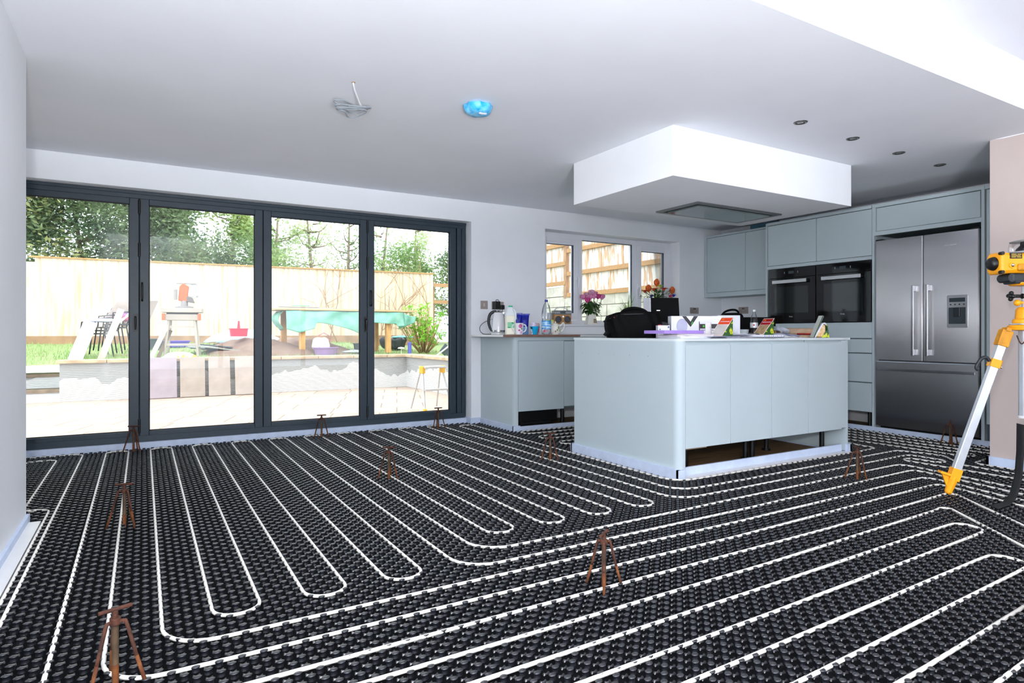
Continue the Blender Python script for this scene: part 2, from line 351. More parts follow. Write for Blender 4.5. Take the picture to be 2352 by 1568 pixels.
pegf = [(0, 1, 7, 6), (1, 2, 8, 7), (2, 3, 9, 8), (3, 4, 10, 9), (4, 5, 11, 10), (5, 0, 6, 11), (6, 7, 8, 11), (11, 8, 9, 10)]
A = stamp(nubv, nubf, cen); B = stamp(pegv, pegf, gap)
V = np.concatenate([np.array(VV, float), A, B]); b0 = len(VV); b1 = b0 + len(A)
fa = (np.array(nubf)[None] + (b0 + np.arange(len(cen)) * len(nubv))[:, None, None]).reshape(-1, 4)
fb = (np.array(pegf)[None] + (b1 + np.arange(len(gap)) * len(pegv))[:, None, None]).reshape(-1, 4)
Q = np.concatenate([np.array(FF), fa, fb])
me = bpy.data.meshes.new('heating_mat'); me.vertices.add(len(V)); me.vertices.foreach_set('co', V.ravel()); me.loops.add(Q.size); me.loops.foreach_set('vertex_index', Q.ravel().astype(np.int32))
me.polygons.add(len(Q)); me.polygons.foreach_set('loop_start', (np.arange(len(Q)) * 4).astype(np.int32)); me.materials.append(MATM); me.materials.append(mat('mat_base_black', '#050609', 0.9, var=0.2, scale=30, spec=0.08)); mi = np.zeros(len(Q), np.int32); mi[:len(FF)] = 1; me.polygons.foreach_set('material_index', mi); me.update(calc_edges=True)
o = bpy.data.objects.new('heating_mat', me); COL.objects.link(o)
tag(o, 'black studded underfloor heating mat covering the whole floor', 'floor mat')

# ------------------------------------------------------------------ heating pipes
PIPE = mat('ivory_pipe', '#e6e2da', 0.4, var=0.03, scale=30)
LX = lambda k: -0.26 + 0.158 * k
def pipe(pts, label, r=0.07, z=0.0100, group='white heating pipes in the mat'):
    o = MB().tube([(q.x, q.y, z) for q in fillet(pts, r, 7)], 0.0068, 8).build('heating_pipe', PIPE, smooth=True)
    tag(o, label, 'pipe', group)
T, RU = 6.205, 0.078
pipe([(-1.2, 6.235), (-0.418, 6.215, 0.09), (-0.418, 1.3)], 'white heating pipe hugging the left wall and turning along the door sill')
pipe([(-1.2, 5.2), (-0.86, 5.72), (-0.75, 6.03), (-0.576, 6.03), (-0.576, 4.25), (-1.2, 4.0)][:5], 'short white pipe loop half hidden behind the left wall end')
pipe([(-1.2, 4.46), (-0.45, 4.37, 0.08), (-0.45, 1.3)], 'white heating pipe bending out from behind the left wall end')
TRN = {1: (0.45, 2.085), 2: (0.5, 2.245), 9: (1.67, 2.37), 10: (1.79, 2.525), 19: (3.2, 2.72), 20: (3.4, 2.87), 21: (3.6, 3.05)}
RT = {1: [(2.5, 2.085), (4.40, 2.145), (4.50, 2.135), (4.47, 2.0), (4.35, 1.65), (4.30, 0.9)], 2: [(2.7, 2.245), (4.50, 2.295), (4.64, 2.285), (4.62, 2.15), (4.50, 1.73), (4.45, 0.9)],
      9: [(2.88, 2.39), (4.72, 2.452), (4.81, 2.44), (4.79, 2.3), (4.665, 1.77), (4.61, 0.9)], 10: [(3.1, 2.565), (4.78, 2.608), (4.94, 2.605), (4.92, 2.45), (4.81, 1.8), (4.77, 0.9)],
      19: [(3.3, 2.723), (5.25, 2.778), (5.38, 2.775), (5.375, 2.48), (5.245, 2.48), (5.245, 2.70), (5.11, 2.70), (5.12, 1.9), (5.12, 0.9)],
      20: [(3.5, 2.868), (5.25, 2.925), (5.49, 2.93), (5.56, 2.72), (5.57, 2.60), (5.42, 2.46), (5.31, 2.38), (5.285, 1.95), (5.27, 0.9)],
      21: [(3.8, 3.05), (5.2, 3.065), (5.46, 3.08), (5.46, 3.20), (5.50, 3.36), (5.50, 4.7)]}
def down(k): 
    x, y = TRN[k]; return [(LX(k), y, 0.16), (x + 0.02, y)]
def U(a, b, y, s):
    return [(LX(a), y, RU), (LX(b), y, RU)]
pipe([(LX(0) + 0.02, 1.3)] + U(0, 1, T, 1) + down(1) + RT[1], 'white heating pipe forming the leftmost hairpin by the doors')
run = [q for q in reversed(RT[2])] + [q for q in reversed(down(2))] 
for k in (2, 4, 6, 8):
    run += U(k, k + 1, T + 0.01 * (k > 5), 1)
    if k < 8: run += U(k + 1, k + 2, 2.40, 0)
run += down(9) + RT[9]
pipe(run, 'white heating pipe snaking in four hairpins from doors to mid room')
run = [q for q in reversed(RT[10])] + [q for q in reversed(down(10))]
for k in (10, 12, 14, 16, 18):
    run += U(k, k + 1, T + 0.012, 1)
    if k < 18: run += U(k + 1, k + 2, 2.715, 0)
run += down(19) + RT[19]
pipe(run, 'white heating pipe snaking in five hairpins beside the island end')
pipe([q for q in reversed(RT[20])] + [q for q in reversed(down(20))] + U(20, 21, 6.09, 1) + down(21) + RT[21], 'white heating pipe running closest round the base of the island')
pipe([(-0.3, 1.90), (1.2, 1.92), (3.0, 1.935), (4.20, 1.985), (4.34, 1.99), (3.907, 1.452), (3.45, 0.9)], 'white heating pipe ending under the yellow tripod foot')
pipe([(3.1, 0.73), (3.523, 1.31), (3.97, 1.85), (3.80, 1.83), (2.3, 1.772), (0.1, 1.74), (-0.02, 1.66), (0.1, 1.575), (2.0, 1.612), (3.52, 1.655), (3.68, 1.655), (3.66, 1.515), (3.5, 1.505), (1.9, 1.452), (0.3, 1.42), (0.2, 1.34), (0.3, 1.26), (1.6, 1.29), (3.15, 1.337), (3.30, 1.337), (3.29, 1.195), (3.12, 1.185), (1.7, 1.13), (0.6, 1.10), (0.5, 1.02), (0.6, 0.94), (2.0, 0.985), (2.9, 1.03)],
     'white heating pipe with nested hairpins across the nearest part of the mat', r=0.075)
pipe([(1.0, 0.78), (2.2, 0.845), (2.9, 0.88)], 'white heating pipe crossing the bottom right corner')
for y in (5.33, 5.0, 4.66):
    pipe([(6.0, y + 0.079), (3.25, y + 0.079, RU), (3.25, y - 0.079, RU), (6.0, y - 0.079)], {5.33: 'white pipe hairpin right against the small base cabinet', 5.0: 'white pipe hairpin midway between base cabinet and island', 4.66: 'white pipe hairpin nearest the back of the island'}[y])
pipe([(6.30, 4.5), (6.30, 2.0)], 'white heating pipe nearest the fridge front')
pipe([(6.13, 4.5), (6.16, 2.0)], 'second white heating pipe out from the fridge')
pipe([(5.96, 4.5), (6.02, 2.1)], 'third white heating pipe out from the fridge')
pipe([(5.80, 4.5), (5.86, 2.48, RU), (5.70, 2.48, RU), (5.65, 4.5)], 'white pipe hairpin ending between fridge and beige wall')
pipe([(6.2, 2.42), (5.60, 2.36), (5.45, 2.35), (5.455, 2.1), (5.44, 0.9)], 'white heating pipe bending round the beige wall end')
# ================================================================== kitchen island
isl = thing('kitchen_island', 'pale duck egg blue kitchen island with four doors and a rounded corner', 'kitchen island', (4.14, 3.73, 0))
def L(o): return Matrix.Translation(-Vector(o.location))
def part(parent, name, mb, m, **kw): return mb.xf(L(parent)).build(name, m, parent, **kw)
ZT = 0.962
pp = [(3.172, 4.32), (3.15, 4.32), (3.15, 3.17)] + [(3.20 + 0.05 * math.cos(R(180 + 90 * t / 8)), 3.17 + 0.05 * math.sin(R(180 + 90 * t / 8))) for t in range(9)] + [(3.215, 3.12), (3.215, 3.16), (3.172, 3.20)]
part(isl, 'end_panel', MB().prism(pp, 0.012, 0.945), DUCK, smooth=35)
part(isl, 'end_panel', MB().box((5.10, 3.135, 0.012), (5.13, 4.32, 0.945)), DUCK, bevel=0.002)
pp = [(3.15, 4.33), (3.15, 3.17)] + [(3.20 + 0.05 * math.cos(R(180 + 90 * t / 8)), 3.17 + 0.05 * math.sin(R(180 + 90 * t / 8))) for t in range(9)] + [(5.135, 3.12), (5.135, 4.33)]
part(isl, 'top_board', MB().prism(pp, 0.945, ZT), mat('island_top_board', '#d5dde0', 0.5, var=0.02))
xs = [3.217, 3.668, 4.127, 4.573, 5.02]
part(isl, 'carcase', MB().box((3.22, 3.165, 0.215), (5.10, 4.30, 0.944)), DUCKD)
for i in range(4):
    a, b = xs[i] + 0.0022, xs[i + 1] - 0.0022
    dm = MB().prism([(3.12, 0.203), (3.142, 0.203), (3.142, 0.927), (3.136, 0.930), (3.120, 0.914)], a, b, ax=0)
    part(isl, 'door', dm, DUCK, bevel=0.0015)
part(isl, 'handle_rail', MB().box((3.217, 3.146, 0.905), (4.55, 3.165, 0.945)).box((4.56, 3.146, 0.905), (5.02, 3.165, 0.945)), DUCK)
part(isl, 'filler_panel', MB().box((5.023, 3.126, 0.21), (5.10, 3.146, 0.942)), DUCK, bevel=0.001)
part(isl, 'back_panel', MB().box((3.18, 4.30, 0.16), (5.10, 4.318, 0.945)), DUCK)
for x, y in ((3.46, 3.36), (4.12, 3.36), (4.20, 3.36), (4.62, 3.55), (5.02, 3.30), (3.60, 4.1), (4.3, 4.1), (5.0, 4.1)):
    lm = MB().cyl((x, y, 0.012), (x, y, 0.215), 0.020, n=14).cyl((x, y, -0.004), (x, y, 0.014), 0.036, n=16).cyl((x, y, 0.195), (x, y, 0.215), 0.034, n=16)
    part(isl, 'leg', lm, BLACK, smooth=40)
part(isl, 'support_block', MB().box((3.40, 3.30, 0.150), (3.62, 3.46, 0.170)).box((3.44, 3.25, 0.172), (3.62, 3.33, 0.195)), CARD)
part(isl, 'support_block', MB().box((4.50, 3.40, 0.150), (4.72, 3.62, 0.170)).box((4.56, 3.36, 0.172), (4.72, 3.44, 0.195)), CARD)
m = MB().box((3.128, 3.10, -0.005), (3.15, 4.34, 0.068)).box((3.128, 3.098, -0.005), (3.19, 3.12, 0.068)).box((3.19, 3.165, -0.005), (5.09, 3.18, 0.064)).box((5.09, 3.115, -0.005), (5.15, 3.135, 0.07)).box((5.13, 3.115, -0.005), (5.15, 4.34, 0.068)).box((3.128, 4.325, -0.005), (5.15, 4.345, 0.068))
struct('baseboard_island', m, STRIP, 'pale blue foam edge strip round the island')
struct('trim_4', MB().box((3.19, 3.10, -0.005), (5.12, 3.164, 0.008)), WHITEP, 'white floor margin in front of the island')
# screw heads on the end panel
for y in (4.20, 3.99, 3.80, 3.62, 3.42): part(isl, 'screw_cap', MB().cyl((3.1502, y, 0.835), (3.1488, y, 0.835), 0.004, n=8), mat('screw_cap_grey', '#97a5aa', 0.4))

# ================================================================== base cabinet under the window
bc = thing('base_cabinet', 'pale blue base cabinet with black plinth under the window wall', 'cabinet', (4.6, 5.8, 0))
pp = [(3.235, 5.53)] + [(3.285 + 0.05 * math.cos(R(180 + 90 * t / 8)), 5.50 + 0.05 * math.sin(R(180 + 90 * t / 8))) for t in range(9)] + [(3.29, 5.45), (3.29, 5.53)]
pp = [(3.247, 6.17), (3.225, 6.17), (3.225, 5.53)] + [(3.27 + 0.045 * math.cos(R(180 + 90 * t / 8)), 5.495 + 0.045 * math.sin(R(180 + 90 * t / 8))) for t in range(9)] + [(3.275, 5.45), (3.275, 5.49), (3.247, 5.53)]
part(bc, 'end_panel', MB().prism(pp, 0.012, 0.962), DUCK, smooth=35)
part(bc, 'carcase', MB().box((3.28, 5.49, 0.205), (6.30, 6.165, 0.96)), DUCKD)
part(bc, 'top_rail', MB().box((3.276, 5.46, 0.925), (6.35, 5.49, 0.962)), DUCK)
part(bc, 'door', MB().box((3.279, 5.45, 0.205), (3.838, 5.47, 0.921)), DUCK, bevel=0.002)
part(bc, 'door', MB().box((3.843, 5.45, 0.228), (4.44, 5.47, 0.915)), DUCK, bevel=0.002)
part(bc, 'door', MB().box((4.445, 5.45, 0.228), (5.04, 5.47, 0.915)), DUCK, bevel=0.002)
part(bc, 'door', MB().box((5.045, 5.45, 0.228), (5.64, 5.47, 0.915)), DUCK, bevel=0.002)
part(bc, 'door', MB().box((5.645, 5.45, 0.228), (6.24, 5.47, 0.915)), DUCK, bevel=0.002)
part(bc, 'appliance_base', MB().box((3.27, 5.52, 0.085), (3.80, 6.1, 0.205)).box((3.34, 5.505, 0.055), (3.72, 6.0, 0.085)), BLACK, bevel=0.004)
for x in (3.92, 4.5, 5.1, 5.7): part(bc, 'leg', MB().cyl((x, 5.6, -0.004), (x, 5.6, 0.21), 0.02, n=12), BLACK, smooth=40)
m = MB().box((3.207, 5.43, -0.005), (3.225, 6.165, 0.065)).box((3.207, 5.432, -0.005), (3.29, 5.45, 0.065)).box((3.29, 5.47, -0.005), (6.33, 5.49, 0.05)).box((6.376, 2.6, -0.005), (6.394, 5.45, 0.055))
struct('baseboard_kitchen', m, STRIP, 'pale blue foam edge strip below the fitted kitchen cabinets')
wt = thing('worktop', 'temporary worktop board with white end and raw brown front edge', 'worktop', (3.5, 5.8, 0.963))
part(wt, 'board', MB().box((3.082, 5.42, 0.9635), (4.02, 6.168, 0.984)), WHITEP, bevel=0.001)
part(wt, 'brown_edge', MB().box((3.082, 5.405, 0.9635), (4.02, 5.42, 0.984)), mat('raw_brown_edge', '#8a6557', 0.7, var=0.12, scale=40))
struct('trim_5', MB().box((3.245, 6.150, 0.987), (6.7, 6.172, 1.05)), WHITE, 'low white ledge along the wall behind the worktop')
m = MB().box((4.03, 5.43, 0.9635), (6.36, 6.148, 0.975)); tag(m.build('worktop_board', WHITEP), 'plain white worktop board hidden behind the island clutter', 'worktop')

# ================================================================== tall appliance housing
def face(y0, y1, z0, z1, x=6.40, t=0.02): return ((x, y0, z0), (x + t, y1, z1))
th = thing('oven_housing', 'tall pale blue cabinet run holding two ovens above drawers', 'cabinet', (6.7, 4.27, 0))
part(th, 'side_panel', MB().box((6.395, 4.90, 0.02), (7.05, 4.92, 2.30)), DUCK)
part(th, 'side_panel', MB().box((6.395, 3.635, 0.02), (7.05, 3.655, 2.30)), DUCK)
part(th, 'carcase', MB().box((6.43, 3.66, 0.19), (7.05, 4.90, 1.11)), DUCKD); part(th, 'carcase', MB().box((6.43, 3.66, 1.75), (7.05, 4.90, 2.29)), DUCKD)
part(th, 'cornice', MB().box((6.392, 3.66, 2.270), (6.43, 4.90, 2.302)), DUCK, bevel=0.002)
part(th, 'light_rail', MB().box((6.394, 3.66, 1.752), (6.43, 4.90, 1.788)), DUCK, bevel=0.002)
for a, b in ((4.276, 4.894), (3.662, 4.269)):
    part(th, 'door', MB().box(*face(a, b, 1.793, 2.264)), DUCK, bevel=0.0015)
    part(th, 'drawer', MB().box(*face(a, b, 0.800, 0.938)), DUCK, bevel=0.0015)
    part(th, 'drawer', MB().box(*face(a, b, 0.500, 0.788)), DUCK, bevel=0.0015)
    part(th, 'drawer', MB().box(*face(a, b, 0.195, 0.488)), DUCK, bevel=0.0015)
part(th, 'filler_panel', MB().box((6.398, 3.66, 0.950), (6.43, 4.90, 1.112)), DUCK, bevel=0.0015)
for y in (3.72, 4.2, 4.8): part(th, 'leg', MB().cyl((6.47, y, -0.004), (6.47, y, 0.19), 0.02, n=12), BLACK, smooth=40)
OVG = mat('black_oven_glass', '#040405', 0.06, var=0.1, spec=0.35, coat=0.2)
LCD = mat('dim_display', '#2c3a40', 0.3, var=0.05); LTX = mat('pale_print', '#aab3b8', 0.5)
def oven(y0, y1, label, two):
    o = thing('oven', label, 'oven', (6.42, (y0 + y1) / 2, 1.118)); c = (y0 + y1) / 2; wd = y1 - y0
    part(o, 'body', MB().box((6.415, y0 + 0.005, 1.118), (6.95, y1 - 0.005, 1.748)), BLACK)
    part(o, 'control_panel', MB().box((6.392, y0, 1.640), (6.415, y1, 1.747)), OVG, bevel=0.002)
    dr = part(o, 'oven_door', MB().box((6.390, y0, 1.120), (6.415, y1, 1.636)), OVG, bevel=0.002)
    part(o, 'inner_window', MB().box((6.3885, y0 + 0.09, 1.235), (6.3905, y1 - 0.09, 1.535)), mat('tinted_oven_window', '#0a1512', 0.05, var=0.3, spec=0.8))
    part(o, 'display', MB().box((6.3905, c - 0.035, 1.682), (6.3925, c + 0.035, 1.712)), LCD)
    for k in (-1, 1): part(o, 'sensor_key', MB().box((6.3905, c + k * 0.085 - 0.003, 1.686), (6.3925, c + k * 0.085 + 0.003, 1.708)), LTX)
    hb = MB().box((6.345, y0 + 0.085, 1.573), (6.358, y1 - 0.085, 1.612)); part(o, 'handle', hb, mat('satin_bar', '#c6c8c9', 0.32, metal=0.55, var=0.02), bevel=0.003)
    for ya in (y0 + 0.09, y1 - 0.105): part(o, 'handle_mount', MB().box((6.355, ya, 1.582), (6.392, ya + 0.015, 1.603)), BLACK)
    text('badge', 'Miele', 0.022, LTX, o, (-0.0318, 0, (1.19 if not two else 1.205) - 1.118), (R(90), 0, R(-90)))
    return o
oven(4.277, 4.882, 'left black built-in oven with silver bar handle', False)
oven(3.664, 4.267, 'right black built-in oven nearer the fridge', True)

# ================================================================== fridge and its housing
fh = thing('fridge_housing', 'pale blue surround with one wide flap door over the steel fridge', 'cabinet', (6.7, 3.1, 0))
part(fh, 'side_panel', MB().box((6.395, 2.665, 0.02), (7.05, 2.690, 2.30)), DUCK)
part(fh, 'cornice', MB().box((6.392, 2.664, 2.268), (6.43, 3.635, 2.302)), DUCK, bevel=0.002)
part(fh, 'carcase', MB().box((6.43, 2.69, 1.992), (7.05, 3.634, 2.29)), DUCKD)
part(fh, 'door', MB().box(*face(2.700, 3.612, 2.03, 2.262)), DUCK, bevel=0.0015)
part(fh, 'light_rail', MB().box((6.394, 2.69, 1.985), (6.43, 3.634, 2.026)), DUCK, bevel=0.001)
part(fh, 'side_panel', MB().box((6.392, 3.617, 1.985), (6.43, 3.634, 2.268)), DUCK)
tl = thing('tall_larder_cabinet', 'narrow pale blue tall cabinet between fridge and beige wall', 'cabinet', (6.7, 2.3, 0))
part(tl, 'carcase', MB().box((6.43, 2.02, 0.2), (7.05, 2.662, 2.29)), DUCKD)
part(tl, 'cornice', MB().box((6.392, 2.02, 2.268), (6.43, 2.663, 2.302)), DUCK, bevel=0.002)
part(tl, 'door', MB().box(*face(2.04, 2.652, 0.20, 2.262)), DUCK, bevel=0.0015)
part(tl, 'plinth', MB().box((6.44, 2.04, 0.0), (6.46, 2.66, 0.2)), mat('plinth_grey', '#4c5a66', 0.5))
fr = thing('fridge', 'stainless steel french door fridge freezer with water dispenser', 'fridge', (6.7, 3.165, 0.06))
BODYG = mat('fridge_side_grey', '#4a4b50', 0.5)
part(fr, 'body', MB().box((6.44, 2.715, 0.065), (7.04, 3.612, 1.925)), BODYG)
def sdoor(y0, y1, z0, z1):
    n = 8; prof = [(6.437, y0), (6.405, y0)] + [(6.398 - 0.006 * math.sin(math.pi * k / n), y0 + 0.008 + (y1 - y0 - 0.016) * k / n) for k in range(n + 1)] + [(6.405, y1), (6.437, y1)]
    return MB().prism(prof, z0, z1)
for a, b, s in ((3.178, 3.625, 1), (2.708, 3.172, -1)):
    dr = part(fr, 'fridge_door', sdoor(a, b, 0.735, 1.930), STEEL, smooth=30)
    y = 3.245 if s > 0 else 3.118
    hm = MB().box((6.345, y - 0.011, 0.785), (6.357, y + 0.011, 1.458)).box((6.355, y - 0.009, 1.40), (6.396, y + 0.009, 1.455)).box((6.355, y - 0.009, 0.79), (6.396, y + 0.009, 0.845))
    hm.xf(L(fr)).build('handle', mat('steel_bar', '#b9b9bd', 0.28, metal=1.0, var=0.03), dr, bevel=0.003)
fd = part(fr, 'freezer_drawer', sdoor(2.708, 3.625, 0.075, 0.712), STEEL, smooth=30)
MB().box((6.383, 2.735, 0.628), (6.393, 3.60, 0.652)).xf(L(fr)).build('handle', MATS['steel_bar'], fd, bevel=0.003)
part(fr, 'drawer_gap_trim', MB().box((6.40, 2.72, 0.713), (6.45, 3.61, 0.722)), mat('pale_gasket', '#b9c3cc', 0.4))
dp = part(fr, 'dispenser', MB().prism([(2.792, 1.058), (2.800, 1.050), (2.954, 1.050), (2.962, 1.058), (2.962, 1.340), (2.954, 1.348), (2.800, 1.348), (2.792, 1.340)], 6.386, 6.40, ax=0), mat('silver_plastic', '#b4b6b8', 0.35, metal=0.7), bevel=0.002)
MB().box((6.3845, 2.812, 1.285), (6.3865, 2.942, 1.322)).xf(L(fr)).build('display', LCD, dp)
for k in range(4): MB().cyl((6.386, 2.822 + 0.036 * k, 1.262), (6.3845, 2.822 + 0.036 * k, 1.262), 0.007, n=10).xf(L(fr)).build('button', mat('dark_print', '#35383d', 0.4), dp)
MB().box((6.384, 2.808, 1.085), (6.387, 2.946, 1.235)).xf(L(fr)).build('recess', mat('dispenser_recess', '#39434a', 0.4, var=0.1), dp)
MB().box((6.374, 2.850, 1.150), (6.384, 2.905, 1.235)).xf(L(fr)).build('nozzle', mat('nozzle_grey', '#242b31', 0.35), dp, bevel=0.004)
part(fr, 'badge', MB().box((6.389, 2.885, 1.805), (6.3925, 2.990, 1.815)), mat('badge_silver', '#d8d8dc', 0.3, metal=0.6))
for ya in (2.71, 3.56): part(fr, 'hinge_cover', MB().box((6.41, ya, 1.926), (6.5, ya + 0.065, 1.945)), BLACK)
part(fr, 'base_grille', MB().box((6.45, 2.73, 0.0), (6.47, 3.60, 0.07)), BLACK)

# ================================================================== wall cupboard in the corner
uc = thing('wall_cupboard', 'pale blue wall cupboard with two doors in the window corner', 'cabinet', (6.9, 5.55, 1.49))
part(uc, 'carcase', MB().box((6.745, 4.925, 1.52), (7.065, 6.168, 2.31)), DUCKD)
part(uc, 'frame', MB().box((6.72, 6.125, 1.492), (6.745, 6.170, 2.333)).box((6.72, 4.925, 2.308), (6.745, 6.125, 2.333)).box((6.72, 4.925, 1.492), (6.745, 6.125, 1.55)).box((6.745, 4.925, 1.492), (7.065, 6.168, 1.512)), DUCK, bevel=0.002)
for a, b in ((5.484, 6.118), (4.93, 5.478)): part(uc, 'door', MB().box((6.722, a, 1.554), (6.744, b, 2.303)), DUCK, bevel=0.0015)
vd = MB().box((6.74, 5.02, 2.336), (6.96, 5.42, 2.386)).box((6.735, 5.02, 2.336), (6.741, 5.42, 2.340)); tag(vd.build('vent_duct', mat('teal_duct', '#1f5064', 0.4, var=0.1), bevel=0.004), 'flat dark blue duct lying on top of the wall cupboard', 'vent duct')

# ------------------------------------------------------------------ extractor in the bulkhead
ex = thing('extractor_hood', 'flush ceiling extractor with glass panel under the bulkhead', 'extractor hood', (4.45, 3.92, 2.09))
BX = (3.98, 5.06, 3.72, 4.22)
m = MB(); x0, x1, y0, y1 = BX
for a, b in (((x0, y0, 2.083), (x1, y0 + 0.045, 2.0965)), ((x0, y1 - 0.045, 2.083), (x1, y1, 2.0965)), ((x0, y0 + 0.045, 2.083), (x0 + 0.045, y1 - 0.045, 2.0965)), ((x1 - 0.045, y0 + 0.045, 2.083), (x1, y1 - 0.045, 2.0965))): m.box(a, b)
part(ex, 'frame', m, mat('hood_steel', '#8b8f90', 0.3, metal=0.9), bevel=0.002)
part(ex, 'slot', MB().box((x0 + 0.045, y0 + 0.045, 2.090), (x1 - 0.045, y1 - 0.045, 2.0965)), RUB)
part(ex, 'glass_panel', MB().box((x0 + 0.075, y0 + 0.07, 2.074), (x1 - 0.075, y1 - 0.07, 2.086)), mat('hood_glass', '#7d898a', 0.08, metal=0.5, var=0.05), bevel=0.002)

# ------------------------------------------------------------------ ceiling fittings
def downlight(x, y, label):
    o = thing('downlight', label, 'downlight', (x, y, 2.45), group='recessed downlights')
    MB().lathe([(0.029, -0.0005), (0.031, -0.006), (0.043, -0.005), (0.046, -0.001), (0.044, -0.0002)], n=28, cap=False).build('bezel', mat('nickel', '#6d6a68', 0.3, metal=0.9), o, smooth=True)
    MB().lathe([(0.0, -0.0008), (0.03, -0.0012)], n=24, cap=False).build('recess', RUB, o)
    MB().lathe([(0.0, -0.004), (0.018, -0.0045), (0.022, -0.002)], n=20, cap=False).build('lamp', mat('lamp_glass', '#9aa0a3', 0.15, metal=0.3), o, smooth=True)
    return o
for (x, y), lb in zip(((3.90, 2.72), (4.56, 2.75), (5.24, 2.78), (5.92, 2.80)), ('recessed nickel downlight nearest the camera in the ceiling row', 'second recessed downlight in the ceiling row, right of the bulkhead', 'third recessed downlight in the ceiling row above the fridge front', 'recessed downlight farthest along the row, nearest the fridge cabinets')): downlight(x, y, lb)
sd = thing('smoke_detector', 'ceiling smoke detector masked in bright blue plastic film', 'smoke detector', (1.84, 3.56, 2.45))
BLUEF = mat('blue_film', '#19a3e6', 0.3, var=0.25, scale=25, color2='#7fd0f6', bump=0.5, bscale=50)
def wob(u, v):
    a = 2 * math.pi * u; rr = [(0.074, 0), (0.092, -0.006), (0.089, -0.022), (0.082, -0.042), (0.066, -0.056), (0.03, -0.060), (0.001, -0.060)][min(6, int(v * 6 + 0.01))]
    k = 1 + 0.05 * math.sin(9 * a) * (1 if v < 0.4 else 0.3) + 0.03 * math.sin(5 * a + 1); return (rr[0] * k * math.cos(a), rr[0] * k * math.sin(a), rr[1])
MB().grid(wob, 40, 6).build('plastic_cover', BLUEF, sd, smooth=True)
MB().cyl((0, 0, -0.02), (0, 0, 0), 0.055, n=24).build('base', WHITEP, sd)
m = MB().add([(-0.01, -0.060, -0.052), (0.034, -0.058, -0.052), (0.040, -0.040, -0.0615), (0.016, -0.020, -0.0625), (-0.012, -0.034, -0.0625)], [(0, 1, 2, 3, 4)]); m.build('torn_patch', PAPER, sd, solid=0.001)
cb = thing('cable_coil', 'loose coil of grey cable hanging from the ceiling by a white tail', 'cable', (1.10, 3.60, 2.45))
GREY = mat('grey_cable', '#8d949b', 0.5, var=0.05)
m = MB(); random.seed(3)
for k in range(4):
    p = []; a0 = R(12 * k)
    for t in range(25):
        a = 2 * math.pi * t / 24; rx, ry = 0.125 - 0.012 * k, 0.028 + 0.006 * k
        x = rx * math.cos(a); y = ry * math.sin(2 * a) * 0.9 + ry * 0.7 * math.sin(a); z = -0.055 - 0.012 * k + 0.012 * math.sin(a + k)
        p.append((x * math.cos(0.45 + 0.03 * k) - y * math.sin(0.45) + 0.0, x * math.sin(0.45 + 0.03 * k) * 0.25 + y + 0.20 + 0.012 * k, z))
    m.tube(p[:-1], 0.0042, 8, closed=True)
m.build('coil', GREY, cb, smooth=True)
m = MB().tube([(-0.05, 0.0, 0.0), (-0.045, 0.01, -0.012), (-0.02, 0.06, -0.03), (0.03, 0.15, -0.05), (0.06, 0.20, -0.058)], 0.0055, 8); m.build('white_tail', WHITEP, cb, smooth=True)
MB().cyl((-0.05, -0.005, -0.002), (-0.05, -0.005, 0), 0.012, n=12).build('cable_hole', CARD, cb)

# ------------------------------------------------------------------ wall sockets and switches
BRUSH = mat('brushed_plate', '#a59a96', 0.4, metal=0.35, var=0.04)
def plate(x0, x1, z0, z1, label, cat, kind, wall='back'):
    wdt = x1 - x0; hgt = z1 - z0
    o = thing(cat.replace(' ', '_'), label, cat, ((x0 + x1) / 2, 6.175, (z0 + z1) / 2)) if wall == 'back' else thing(cat.replace(' ', '_'), label, cat, (7.07, (x0 + x1) / 2, (z0 + z1) / 2), rz=R(-90))
    MB().box((-wdt / 2, -0.006, -hgt / 2), (wdt / 2, 0.0, hgt / 2)).build('plate', BRUSH, o, bevel=0.002)
    if kind == 'switch':
        MB().box((-0.009, -0.010, -0.018), (0.009, -0.005, 0.018)).build('rocker', mat('rocker_silver', '#c0b9b6', 0.3, metal=0.4), o, bevel=0.003)
        for s in (-1, 1): MB().cyl((s * 0.034, -0.006, 0), (s * 0.034, -0.008, 0), 0.004, n=10).build('screw', CHROME, o)
    else:
        for s in (-1, 1):
            g = MB()
            for dx, dz, a, b in ((0, 0.008, 0.004, 0.009), (-0.011, -0.014, 0.008, 0.0035), (0.011, -0.014, 0.008, 0.0035)): g.box((s * 0.034 + dx - a / 2, -0.0075, dz - b / 2 - 0.006), (s * 0.034 + dx + a / 2, -0.0055, dz + b / 2 - 0.006))
            g.build('socket_holes', RUB, o)
            MB().box((s * 0.012 - 0.006, -0.009, 0.014), (s * 0.012 + 0.006, -0.005, 0.032)).build('rocker', RUB, o, bevel=0.001)
    return o
plate(3.222, 3.312, 1.268, 1.360, 'brushed metal single light switch left of the kettle plug', 'light switch', 'switch')
ds = plate(3.362, 3.518, 1.266, 1.355, 'double wall socket holding the black adapter above the kettle', 'wall socket', 'socket')
plate(6.448, 6.612, 1.268, 1.352, 'double wall socket between the window and the wall cupboard', 'wall socket', 'socket')
plate(5.715, 5.875, 1.266, 1.358, 'double wall socket below the wall cupboard, behind the cola bottle', 'wall socket', 'socket', 'right')
ad = thing('power_adapter', 'black plug adapter pushed into the socket above the kettle', 'plug', (3.395, 6.165, 1.31))
MB().box((-0.028, -0.060, -0.042), (0.045, -0.0005, 0.045)).build('body', BLACK, ad, bevel=0.006)
MB().tube([(0.0, -0.03, 0.045), (0.005, -0.035, 0.062), (0.03, -0.035, 0.060), (0.055, -0.03, 0.02), (0.062, -0.02, -0.06)], 0.003, 8).build('lead', BLACK, ad, smooth=True)
kp = thing('kettle_plug', 'black three pin plug with hanging lead beside the adapter', 'plug', (3.483, 6.165, 1.30))
